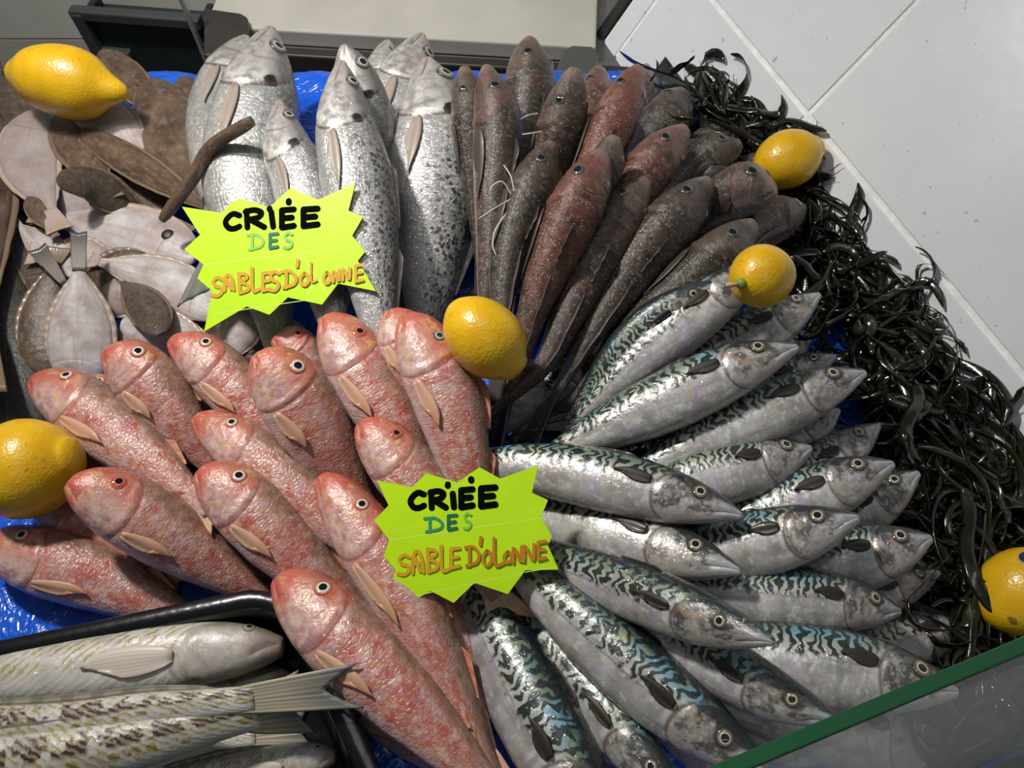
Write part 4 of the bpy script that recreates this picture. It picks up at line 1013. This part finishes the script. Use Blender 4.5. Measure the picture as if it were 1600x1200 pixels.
V = np.concatenate(L); f = grid_faces(8, n, True) + [tuple(7 * n + j for j in range(n))]
f2 = [tuple(8 * n + q for q in t) for t in grid_faces(4, n, True)] + [tuple(8 * n + j for j in range(n))] + [(11 * n + j, 11 * n + (j + 1) % n, (j + 1) % n, j) for j in range(n)]
tray = mesh('fish_tray', V, f + f2, M_TRAY, recalc=True); tag(tray, 'shiny black plastic tray holding the striped weevers', 'tray')
for k in np.linspace(0, 1, 60):
    for q in np.linspace(0, 1, 60):
        p = tc + t1 * (.04 + .54 * k) + t2 * (.04 + .28 * q); i, j = hf_idx(p); HF[i, j] = .014
def Wv(key, pix, H, roll, label, sig, brown, **k): return put(key, 'W', pix, H, sig, roll, label, (brown, 0, 0), **k)
Wv('W6', [(452, 1058), (330, 1075), (100, 1100)], 70, 0, 'weever with a dull grey head low in the tray behind the tails', 1, .5, parts='n')
Wv('W4', [(-120, 1190), (120, 1180), (330, 1162), (400, 1150)], 70, 0, 'weever lowest in the tray with a dusky yellow-edged tail', -1, .7)
Wv('W5', [(525, 1180), (420, 1196), (200, 1230)], 60, 10, 'weever at the tray bottom with a pinkish head', 1, .5)
Wv('W2', [(-300, 1165), (60, 1140), (230, 1112), (398, 1092)], 94, 20, 'upper of the two brown-blotched weevers whose tails cross the tray rim', -1, 1.0, tail=dict(ln=.26, spread=.36, fork=.3), fixed=(.05, .088))
Wv('W3', [(-300, 1245), (60, 1190), (240, 1155), (405, 1116)], 124, 34, 'lower brown-blotched weever with rows of dark spots', -1, 1.0, tail=dict(ln=.14, spread=.45), fixed=(.06, .075))
Wv('W1', [(444, 1008), (330, 1018), (180, 1036), (-40, 1062), (-260, 1090)], 104, 0, 'whole weever on top with its head in the tray corner', 1, .25, fixed=(.058, .062))
Rm('R12', [(434, 902), (520, 985), (630, 1090), (790, 1260)], 132, 0, 'largest red mullet lying over the tray corner')

# ------------------------------------------------------------------ lemons
def lemon(key, ends, Hpx, label, stem=False, navel=False, sticker=None, z=None, nip=(.5, .9), seed=0, fat=1.0):
    (x0, y0), (x1, y1) = ends
    cx, cy = (x0 + x1) / 2, (y0 + y1) / 2
    zc = z
    if zc is None:
        zc = .04
        for _ in range(4):
            c = at(cx, cy, zc); R = Hpx / 2 / F_PX * depth(c)
            g = np.linspace(-.6, .6, 9) * R; GX, GY = np.meshgrid(g, g); m = GX ** 2 + GY ** 2 < (.6 * R) ** 2
            Pq = np.stack([c[0] + GX[m], c[1] + GY[m], 0 * GX[m]], -1)
            zc = np.max(np.sort(hf_get(Pq) + np.sqrt(np.maximum(R * R - (GX[m] ** 2 + GY[m] ** 2), 0)))[-6:]) - .004
    c = at(cx, cy, zc); D = depth(c); R = Hpx / 2 / F_PX * D
    toc = nrm(CAM - c)
    ax = nrm(C_R * (x1 - x0) - C_U * (y1 - y0)); Lh = math.hypot(x1 - x0, y1 - y0) / 2 / F_PX * D
    dz = {'L4': .75, 'L6': .2}.get(key, 0.0)
    ax = nrm(ax - dz * C_F * (-1 if key == 'L4' else 1)); 
    if dz: Lh = max(Lh, R * 1.18)
    b = nrm(np.cross(ax, toc)); d = np.cross(ax, b)
    root = empty('lemon', c); tag(root, label, 'lemon', 'lemons set round the stall')
    nu, nv = 56, 40
    T = np.linspace(0, np.pi, nu); A = np.linspace(0, 2 * np.pi, nv, endpoint=False)
    r0 = random.Random(seed); k1, k2 = r0.uniform(0, 6), r0.uniform(0, 6)
    V = []
    Lb = Lh * .90
    for t in T:
        x = -math.cos(t); rr = math.sin(t) ** .92
        # blunt nipple at the tip, small collar at the stalk
        xx = x * Lb + (Lh - Lb) * (max(0, x) ** 14 * 1.0) - (Lh - Lb) * max(0, -x) ** 14 * .7
        q = rr * R + (R * .10 * nip[1] * math.exp(-((x - .97) / .05) ** 2)) * min(1, rr * 8)
        q *= 1 - .10 * nip[0] * max(0, x) ** 3
        if key == 'L1': q *= (1 - .22 * math.exp(-((x - .80) / .22) ** 2)) * (1 - .12 * math.exp(-((x + .85) / .15) ** 2)); q = max(q, R * .17 * min(1, rr * 3))
        for a in A:
            w_ = 1 + .018 * math.sin(2 * a + k1 + x * 2) + .012 * math.sin(3 * a + k2 - x * 3)
            V.append(c + ax * xx + (b * math.cos(a) + d * math.sin(a)) * q * w_)
    V = np.array(V); f = [tuple(reversed(t)) for t in grid_faces(nu, nv, True)]
    mesh('peel', V, f, M_LEMON, root, recalc=True)
    hf_add(V)
    if stem:
        p = c - ax * (Lb + (Lh - Lb) * .80)
        v, f = tube([p + ax * .004, p - ax * .002, p - ax * .0045], [.0042, .0050, .0030], 12); mesh('stem', v, f, M_STEM if key != 'L1' else plain('dark_stem_end', (.035, .04, .012), .6), root)
        if key == 'L4':
            v, f = tube([p, p - ax * .006 - C_R * .003, p - ax * .008 - C_R * .009 ], [.0022, .002, .0024], 10); mesh('stalk', v, f, plain('dry_stalk', (.42, .33, .16), .6), root)
    def patch(name, off, mat, rad, hgt):
        n0 = nrm(off); t = nrm(np.cross(n0, V3(.1, .9, .3))); s_ = np.cross(n0, t)
        # where the ray from the centre leaves the peel
        best = V[np.argmax(nrm(V - c) @ n0)]
        rr = np.linspace(0, 1, 5); vv = []
        for r_ in rr:
            for a in np.linspace(0, 2 * np.pi, 22, endpoint=False):
                vv.append(best + (t * math.cos(a) + s_ * math.sin(a)) * rad * r_ + n0 * (hgt - r_ ** 2 * rad ** 2 / (2 * R)))
        vv += [q - n0 * (hgt + .001) for q in vv[-22:]]
        mesh(name, np.array(vv), grid_faces(6, 22, True), mat, root, recalc=True)
    if navel: patch('navel', toc * .75 + C_U * -.60 + C_R * -.25, M_NAVEL, .0035, .0006)
    if sticker:
        patch('sticker_rim', toc * .62 + C_U * .72 + C_R * .12, M_STKG, .0085, .0007)
        patch('sticker', toc * .62 + C_U * .72 + C_R * .12, M_STKB, .0074, .0011)
    return root
lemon('L1', ((8, 112), (200, 146)), 108, 'long lemon with a dark stem end at the top of the flatfish heap', stem=True, nip=(1.6, .2), seed=1)
lemon('L2', ((703, 472), (812, 584)), 116, 'lemon in the middle between red mullet, bass and gurnards', nip=(.5, 1.0), seed=2)
lemon('L3', ((1177, 272), (1284, 226)), 88, 'lemon lying against the white tiles at the end of the gurnards', stem=True, seed=3)
lemon('L4', ((1141, 450), (1240, 412)), 98, 'roundish lemon with a green stalk between gurnards and mackerel', stem=True, nip=(.2, .2), seed=4)
lemon('L5', ((-38, 752), (124, 712)), 158, 'big lemon cut by the edge beside the red mullet', nip=(.5, 1.0), seed=5)
lemon('L6', ((1664, 890), (1538, 960)), 134, 'lemon with a navy sticker on the seaweed near the glass', navel=True, sticker=True, nip=(.3, .3), seed=6, z=.075)

# pale feelers of the grey gurnard (free rays of the side fin)
def feeler(key, pts):
    f = FISHES[key]; root = [o for o in bpy.data.objects if o.parent is None and np.allclose(np.array(o.location), f.sp[f.N // 2], atol=1e-6)][0]
    z = f.z[0] + .02
    P = catmull([at(x, y, z + dz) for x, y, dz in pts], 16)
    v, q = tube(P, np.linspace(.0011, .0005, 16), 6)
    mesh('fin_ray', v, q, FIN['Gw'], root, np.zeros((len(v), 2)))
feeler('G11', [(804, 300, .0), (798, 275, .01), (787, 258, .012)])
feeler('G11', [(800, 306, .0), (785, 284, .012), (768, 292, .01), (764, 305, .004)])
feeler('G11', [(798, 312, .0), (772, 326, .012), (748, 342, .008)])
feeler('G11', [(790, 335, .0), (774, 360, .010), (770, 384, .006), (776, 400, .004)])
feeler('G3', [(846, 206, .0), (832, 208, .010), (816, 210, .008)])
feeler('G3', [(840, 178, .0), (826, 180, .012), (814, 186, .008)])

# ------------------------------------------------------------------ star-shaped price signs
M_LIME = plain('lime_card', (.50, .80, .004), .42, noise_amt=.04, sc=30); M_LIMEEDGE = plain('worn_card_edge', (.42, .40, .16), .6)
M_TAPE = NT('clear_tape', .12, .5); M_TAPE.set('Base Color', (.66, .84, .16)); M_TAPE = M_TAPE.m
M_INK = dict(k=plain('black_marker', (.003, .003, .003), .9, spec=.03), g=plain('faded_green_marker', (.03, .30, .12), .5), o=plain('orange_marker', (.62, .33, .008), .5), o2=plain('dark_orange_marker', (.50, .20, .006), .5), g2=plain('dark_green_marker', (.006, .14, .07), .5), gp=plain('pale_green_marker', (.22, .55, .06), .5))
GLY = {
 'C': [[(1, .12), (.6, .0), (.25, .25), (.08, .6), (.3, .95), (.65, 1), (1, .85)]],
 'R': [[(.1, .05), (.15, 1)], [(.05, .1), (.5, 0), (.85, .15), (.7, .42), (.2, .55)], [(.3, .55), (1, .98)]],
 'i': [[(.4, .25), (.6, 1)]], '.': [[(.5, .4), (.5, .6)]],
 'E': [[(.1, .05), (.1, 1)], [(.1, .05), (1, 0)], [(.1, .5), (.85, .45)], [(.1, 1), (1, .9)]],
 'S': [[(.95, .1), (.5, 0), (.1, .2), (.3, .45), (.8, .55), (.9, .8), (.5, 1), (.0, .95)]],
 'A': [[(.05, 1), (.1, .3), (.45, 0), (.8, .3), (1, .95)], [(.1, .6), (.85, .55)], [(.2, .3), (.7, .9)]],
 'B': [[(.15, 0), (.2, 1)], [(.1, .05), (.7, .05), (.8, .25), (.3, .45), (.9, .6), (.9, .85), (.2, 1)]],
 'L': [[(.1, 0), (.2, .95), (1, .9)]],
 'D': [[(.0, .05), (.6, .02), (1, .4), (.85, .8), (.1, 1)], [(.3, .05), (.3, 1)]],
 "'": [[(.6, 0), (.4, 1)]],
 'O': [[(.5, 0), (.1, .35), (.15, .8), (.55, 1), (.95, .65), (.85, .2), (.5, 0)]],
 'N': [[(.05, 1), (.12, .05), (.85, .95), (.95, 0)]],
}
def sign(poly, z_off, tiltv, lines, tapes, label, stroke=1.0):
    poly = np.array(poly, float); cpx = poly.mean(0)
    n = nrm(np.array(tiltv, float))
    # plane that just clears the fish beneath
    best = None
    zc = .08
    for _ in range(4):
        c = at(*cpx, zc)
        K = []
        for x in np.linspace(poly[:, 0].min() + 30, poly[:, 0].max() - 30, 24):
            for y in np.linspace(poly[:, 1].min() + 30, poly[:, 1].max() - 30, 18):
                d = at(x, y, 0) - CAM; t = ((c - CAM) @ n) / (d @ n); p = CAM + d * t
                K.append(hf_get(p) - p[2])
        zc += np.percentile(K, 96) + z_off
    c = at(*cpx, zc)
    def on(x, y, h=0.0):
        d = at(x, y, 0) - CAM; t = ((c + n * h - CAM) @ n) / (d @ n); return CAM + d * t
    root = empty('price_sign', c); tag(root, label, 'sign', 'lime star-shaped signs')
    P = np.array([on(x, y) for x, y in poly]); m = len(P)
    V = np.concatenate([P + n * .0009, P - n * .0009])
    f = [tuple(range(m)), tuple(range(2 * m - 1, m - 1, -1))] + [(i, (i + 1) % m, m + (i + 1) % m, m + i) for i in range(m)]
    o = mesh('card', V, f, [M_LIME, M_LIMEEDGE], root, smooth=False, recalc=True)
    for p in o.data.polygons:
        if len(p.vertices) == 4: p.material_index = 1
    k = 0
    for (txt, ink, boxes, wd) in lines:
        parts = []
        for g, (x0, y0, x1, y1) in zip(txt, boxes):
            for st in GLY[g]:
                q = np.array([(x0 + (x1 - x0) * a, y0 + (y1 - y0) * b_) for a, b_ in st])
                q = catmull(q, max(6, len(q) * 5)) if len(q) > 2 else np.stack([q[0] + (q[1] - q[0]) * t for t in np.linspace(0, 1, 6)])
                parts.append(stroke_ribbon(np.array([on(x, y, .0010 + .00004 * k) for x, y in q]), n, wd * depth(c) / F_PX)); k += 1
        v, f = merge(*parts); mesh('lettering', v, f, M_INK[ink], root, smooth=False)
    for (a, b_, wd) in tapes:
        q = np.stack([np.array(a) + (np.array(b_) - np.array(a)) * t for t in np.linspace(0, 1, 12)])
        v, f = stroke_ribbon(np.array([on(x, y, .00094) for x, y in q]), n, wd * depth(c) / F_PX); mesh('tape_strip', v, f, M_TAPE, root, smooth=False)
    return root
def stroke_ribbon(P, n, w):
    """a marker stroke: flat ribbon with round ends"""
    T = nrm(np.gradient(P, axis=0)); B = nrm(np.cross(n, T)); r = w / 2
    lft, rgt = list(P + B * r), list(P - B * r)
    e = [P[-1] + (T[-1] * math.cos(a) + B[-1] * math.sin(a)) * r for a in np.linspace(math.pi / 2, -math.pi / 2, 7)[1:-1]]
    s = [P[0] + (-T[0] * math.cos(a) - B[0] * math.sin(a)) * r for a in np.linspace(math.pi / 2, -math.pi / 2, 7)[1:-1]]
    V = np.array(lft + rgt + e + s); m = len(P)
    f = [(i, i + 1, m + i + 1, m + i) for i in range(m - 1)]
    f.append((m - 1, *[2 * m + i for i in range(5)], 2 * m - 1)); f.append((m, *[2 * m + 5 + i for i in range(5)], 0))
    N = len(V); V = np.concatenate([V, V - n * .0002])
    return V, f + [tuple(N + q for q in reversed(t)) for t in f]
s1 = lambda *q: [(240 + x / 4.2105, 270 + y / 4.2105) for x, y in q]
b1 = lambda *q: [(240 + a / 4.2105, 270 + b / 4.2105, 240 + c / 4.2105, 270 + d / 4.2105) for a, b, c, d in q]
s2 = lambda *q: [(400 + x / 2.4, 700 + y / 2.4) for x, y in q]
b2 = lambda *q: [(400 + a / 2.4, 700 + b / 2.4, 400 + c / 2.4, 700 + d / 2.4) for a, b, c, d in q]
sign(s1((190, 225), (450, 265), (520, 190), (575, 170), (765, 228), (905, 100), (1085, 180), (1330, 68), (1283, 250), (1380, 290), (1308, 415), (1393, 520), (1345, 580), (1465, 780), (1215, 730), (1110, 868), (885, 820), (765, 935), (615, 880), (335, 1045), (390, 780), (290, 695), (330, 605), (205, 505), (308, 410)),
     .004, (-.10, -.42, .9),
     [('CRi.E.E', 'k', b1((465, 270, 565, 368), (598, 245, 728, 360), (748, 225, 812, 355), (750, 225, 775, 250), (835, 240, 922, 360), (872, 165, 905, 215), (975, 235, 1078, 350)), 9.5),
      ('D', 'gp', b1((618, 405, 718, 505),), 4.5), ('E', 'g2', b1((760, 400, 815, 495),), 5), ('S', 'gp', b1((858, 395, 912, 495),), 4.5),
      ('SABLESD\'O', 'o', b1((385, 690, 455, 810), (463, 670, 527, 775), (550, 660, 628, 790), (640, 625, 700, 780), (712, 655, 768, 775), (764, 650, 825, 775), (845, 645, 935, 755), (935, 575, 955, 615), (960, 660, 1022, 740)), 5.5),
      ('L', 'o', b1((1030, 590, 1072, 720),), 3), ('ONNE', 'o', b1((1115, 655, 1165, 728), (1178, 640, 1222, 715), (1240, 625, 1292, 705), (1322, 605, 1375, 715)), 5)],
     [(s1((335, 603))[0], s1((1355, 482))[0], 1.6), (s1((388, 930))[0], s1((1105, 822))[0], 1.2), (s1((965, 520))[0], s1((1140, 800))[0], 2.6), (s1((1080, 690))[0], s1((1005, 815))[0], 2.6)],
     'worn lime star sign about the fish auction among bass and flatfish')
sign(s2((455, 122), (585, 147), (640, 95), (755, 130), (838, 72), (915, 115), (1058, 65), (1035, 168), (1095, 195), (1070, 255), (1110, 330), (1095, 365), (1135, 455), (1010, 458), (945, 547), (820, 505), (742, 580), (655, 535), (530, 607), (490, 605), (525, 458), (480, 405), (500, 345), (445, 270), (498, 215)),
     .004, (-.12, -.42, .9),
     [('CRi.E.E', 'k', b2((575, 168, 630, 225), (650, 162, 712, 225), (728, 155, 752, 222), (710, 128, 728, 150), (765, 155, 812, 222), (797, 108, 816, 130), (838, 148, 897, 218)), 10),
      ('D', 'g', b2((632, 262, 698, 314),), 4.5), ('E', 'g2', b2((718, 252, 752, 306),), 5), ('S', 'gp', b2((780, 245, 806, 303),), 4),
      ('SABLE', 'o', b2((533, 402, 578, 475), (585, 385, 628, 470), (637, 378, 682, 465), (690, 368, 728, 462), (728, 375, 762, 450)), 5.5),
      ("D'OLONNE", 'o2', b2((785, 370, 835, 442), (835, 335, 848, 362), (848, 385, 885, 442), (888, 338, 928, 442), (928, 390, 960, 430), (962, 370, 998, 430), (1002, 362, 1045, 425), (1055, 350, 1086, 418)), 5)],
     [(s2((500, 345))[0], s2((1072, 262))[0], 1.5), (s2((485, 312))[0], s2((1062, 232))[0], .8), (s2((512, 572))[0], s2((1000, 468))[0], 1.3), (s2((1008, 466))[0], s2((1130, 445))[0], 1.2)],
     'lime star sign about the fish auction between red mullet and mackerel')

# ------------------------------------------------------------------ seaweed along the tiles
def mat_weed():
    n = NT('wet_seaweed', .22, .5, 0, .35); o = n.objco()
    k = n.noise(o, 18, 3)
    c = n.mix(k, (.0035, .004, .002), (.014, .0135, .006)); c = n.mix(n.mul(n.ss(n.noise(o, 9, 2), .52, .68), .6), c, (.022, .024, .011))
    n.set('Base Color', c); n.bump(n.noise(o, 120, 3), .4, .0006); return n.m
M_WEED = mat_weed()
def ribbon_weed(P, w, twist0, rate, bl=()):
    """a flat strand with a thick midrib; swells where it has an air bladder"""
    m = len(P); T = nrm(np.gradient(P, axis=0)); ref = nrm(V3(.2, .1, 1)); A = nrm(np.cross(T, ref)); B = np.cross(A, T)
    tw = twist0 + rate * np.linspace(0, 1, m)
    D = A * np.cos(tw)[:, None] + B * np.sin(tw)[:, None]; Nn = np.cross(D, T)
    t = np.linspace(0, 1, m)
    W = w * (np.minimum(1, (1 - t) * 6 + .25)) * np.minimum(1, t * 8 + .4); TH = np.full(m, .16) * w
    for b0 in bl:
        g = np.exp(-((t - b0) / .06) ** 2); TH = TH + g * w * .9; W = W * (1 + .35 * g)
    ring = [(1, 0), (.55, .75), (0, 1), (-.55, .75), (-1, 0), (-.55, -.75), (0, -1), (.55, -.75)]
    V = np.stack([P + D * (W * a / 2)[:, None] + Nn * (TH * b / 2)[:, None] for a, b in ring], 1).reshape(-1, 3)
    return V, grid_faces(m, 8, True) + [tuple(range(8))[::-1], tuple((m - 1) * 8 + j for j in range(8))]
path = catmull(np.array([(1075, 150), (1130, 172), (1195, 235), (1262, 330), (1320, 445), (1390, 540), (1455, 640), (1500, 740), (1530, 850), (1550, 980), (1590, 1130)], float), 120)
wid = np.interp(np.linspace(0, 1, 120), [0, .1, .25, .4, .55, .7, .85, 1], [14, 26, 36, 52, 88, 98, 100, 110])
nr = np.stack([-(np.gradient(path[:, 1])), np.gradient(path[:, 0])], 1); nr /= np.linalg.norm(nr, axis=1, keepdims=True)
rw = random.Random(11); pieces = []
def wall_clear(p, m=.011):
    q = (p - WA) @ W_N
    if q < m: p = p + W_N * (m - q)
    q = (p - GA) @ GN + .018
    return p - GN * q if q > 0 else p

for i in range(960):
    k = int(rw.random() ** .85 * 119) if i < 720 else rw.randint(92, 119); off = rw.uniform(-1, 1)
    px = path[k] + nr[k] * wid[k] * off
    hmax = .018 + .055 * (1 - off * off)
    z = rw.uniform(.004, hmax)
    p = wall_clear(at(px[0], px[1], z))
    tang = nrm(at(*path[min(k + 2, 119)], .0) - at(*path[max(k - 2, 0)], .0))
    ang = rw.gauss(0, .95); v = nrm(V3(tang[0] * math.cos(ang) - tang[1] * math.sin(ang), tang[0] * math.sin(ang) + tang[1] * math.cos(ang), rw.uniform(-.2, .35)))
    if rw.random() < .5: v = -v * V3(1, 1, -1)
    L_ = rw.uniform(.05, .17); m = 16; P = [p]; turn = rw.gauss(0, .16)
    for q in range(m - 1):
        turn += rw.gauss(0, .07); ca, sa = math.cos(turn), math.sin(turn)
        v = nrm(V3(v[0] * ca - v[1] * sa, v[0] * sa + v[1] * ca, v[2] - .045 + rw.gauss(0, .06)))
        nx_ = P[-1] + v * L_ / m
        nx_[2] = max(nx_[2], .004 + rw.random() * .004)
        P.append(wall_clear(nx_))
    P = catmull(np.array(P), 20)
    w_ = rw.choice([.004, .005, .006, .008, .010, .012])
    pieces.append(ribbon_weed(P, w_, rw.uniform(0, 3), rw.uniform(-3, 3), [rw.uniform(.2, .9)] if rw.random() < .3 else ()))
    if rw.random() < .45:      # a forked tip
        j = rw.randint(8, 14); v2 = nrm(P[j] - P[j - 1] + V3(rw.gauss(0, .6), rw.gauss(0, .6), rw.gauss(.1, .3))); Q = [P[j]]
        for q in range(7):
            v2 = nrm(v2 + V3(rw.gauss(0, .25), rw.gauss(0, .25), rw.gauss(-.06, .15))); n_ = Q[-1] + v2 * .006; n_[2] = max(n_[2], .004); Q.append(wall_clear(n_))
        pieces.append(ribbon_weed(catmull(np.array(Q), 10), w_ * .8, rw.uniform(0, 3), rw.uniform(-2, 2)))
# twiggy tips that stand out along the tiles
for i in range(70):
    k = rw.randint(0, 119); off = -1.0 if nr[k] @ np.array([1, -1]) > 0 else 1.0
    px = path[k] + nr[k] * wid[k] * (off * rw.uniform(.75, 1.02)); p = wall_clear(at(px[0], px[1], rw.uniform(.01, .045)))
    v = nrm(W_N * rw.uniform(-.3, .5) + W_W * rw.gauss(0, .7) + V3(.5, .35, .4)); Q = [p]
    for q in range(8):
        v = nrm(v + V3(rw.gauss(0, .3), rw.gauss(0, .3), rw.gauss(-.08, .2))); n_ = Q[-1] + v * .0055; n_[2] = max(n_[2], .004); Q.append(wall_clear(n_))
    pieces.append(ribbon_weed(catmull(np.array(Q), 12), rw.choice([.0018, .0025, .004]), rw.uniform(0, 3), rw.uniform(-2, 2)))
v, f = merge(*pieces)
weed = mesh('seaweed', v, f, M_WEED, recalc=False); tag(weed, 'tangled heap of wet dark seaweed along the white tiles', 'seaweed', kind='stuff')
def strand(pts, w, label, bl=(), tw=0.3, rate=.8):
    P = catmull([wall_clear(at(x, y, z), .003) for x, y, z in pts], 40)
    v, f = ribbon_weed(P, w, tw, rate, bl)
    o = mesh('seaweed_strand', v, f, M_WEED, loc=v.mean(0)); tag(o, label, 'seaweed', 'single strands of seaweed that stand out')
    return o
strand([(1440, 690, .03), (1468, 640, .06), (1495, 605, .085), (1530, 588, .09), (1548, 595, .085), (1545, 608, .08), (1520, 618, .072)], .0055, 'seaweed strand arching up in a loop against the tiles', (.55,))
strand([(1500, 760, .03), (1530, 722, .05), (1548, 705, .055), (1560, 735, .05), (1582, 738, .05)], .004, 'thin forked seaweed strand reaching out over the tiles near the blue film')
strand([(1090, 158, .035), (1120, 152, .045), (1140, 165, .045), (1170, 185, .04), (1180, 215, .03)], .005, 'seaweed strand curving over the tip behind the gurnards', (.4, .8))
strand([(1485, 868, .085), (1440, 915, .105), (1418, 940, .105), (1428, 975, .105), (1470, 985, .11), (1505, 975, .11), (1515, 940, .10)], .007, 'seaweed strand looped across two mackerel heads', (.9,), 1.2, .4)
strand([(1500, 870, .06), (1520, 925, .06), (1535, 975, .055), (1560, 1010, .04)], .004, 'seaweed strand sliding under the stickered lemon', ())
strand([(1390, 760, .05), (1430, 800, .06), (1470, 845, .06), (1540, 850, .05), (1600, 862, .04)], .007, 'broad seaweed strand running out to the blue film corner', (.5,))
strand([(1290, 330, .04), (1320, 395, .05), (1345, 430, .055), (1350, 440, .05)], .005, 'seaweed strand beside the roundish lemon bending to the tiles', ())

# ------------------------------------------------------------------ glass guard in front
def mat_glass():
    n = NT('clear_glass', .03, .5); n.set('Base Color', (.93, .97, .95)); n.set('Transmission Weight', 1.0); n.set('IOR', 1.45)
    # grey veil of reflected surroundings, painted in as diffuse haze
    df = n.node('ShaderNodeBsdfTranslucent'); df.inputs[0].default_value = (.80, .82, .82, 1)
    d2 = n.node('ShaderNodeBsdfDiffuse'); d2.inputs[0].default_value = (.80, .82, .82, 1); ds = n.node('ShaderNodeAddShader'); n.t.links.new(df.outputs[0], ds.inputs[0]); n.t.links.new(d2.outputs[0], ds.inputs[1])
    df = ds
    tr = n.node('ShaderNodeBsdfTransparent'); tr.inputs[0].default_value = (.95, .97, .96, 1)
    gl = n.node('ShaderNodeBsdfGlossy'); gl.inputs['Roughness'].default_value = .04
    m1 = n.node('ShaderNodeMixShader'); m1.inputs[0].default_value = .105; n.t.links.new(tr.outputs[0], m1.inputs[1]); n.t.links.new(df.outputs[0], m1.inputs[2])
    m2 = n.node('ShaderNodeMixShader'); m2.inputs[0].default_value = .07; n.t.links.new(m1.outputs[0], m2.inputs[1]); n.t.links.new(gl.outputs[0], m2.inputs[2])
    out = [q for q in n.t.nodes if q.type == 'OUTPUT_MATERIAL'][0]; n.t.links.new(m2.outputs[0], out.inputs['Surface'])
    return n.m
M_GEDGE = NT('green_glass_edge', .12, .5); M_GEDGE.set('Base Color', (.020, .085, .040)); M_GEDGE = M_GEDGE.m
ga, gb = GA, GB; gx = nrm(gb - ga); ga = ga - gx * .05; GL = np.linalg.norm(gb - ga) + .1
gn, gu = GN, G_U; GH = ZG / gu[2] + .14
root = empty('glass_guard', ga + gx * GL / 2 - gu * GH); tag(root, 'sloping clear glass guard pane with a green polished edge in front of the mackerel', 'glass pane')
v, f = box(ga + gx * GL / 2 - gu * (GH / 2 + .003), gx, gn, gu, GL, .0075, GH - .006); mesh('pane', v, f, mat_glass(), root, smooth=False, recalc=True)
v, f = box(ga + gx * GL / 2 - gu * .0015, gx, gn, gu, GL, .0085, .003); bevel(mesh('polished_edge', v, f, M_GEDGE, root, smooth=False), .001)
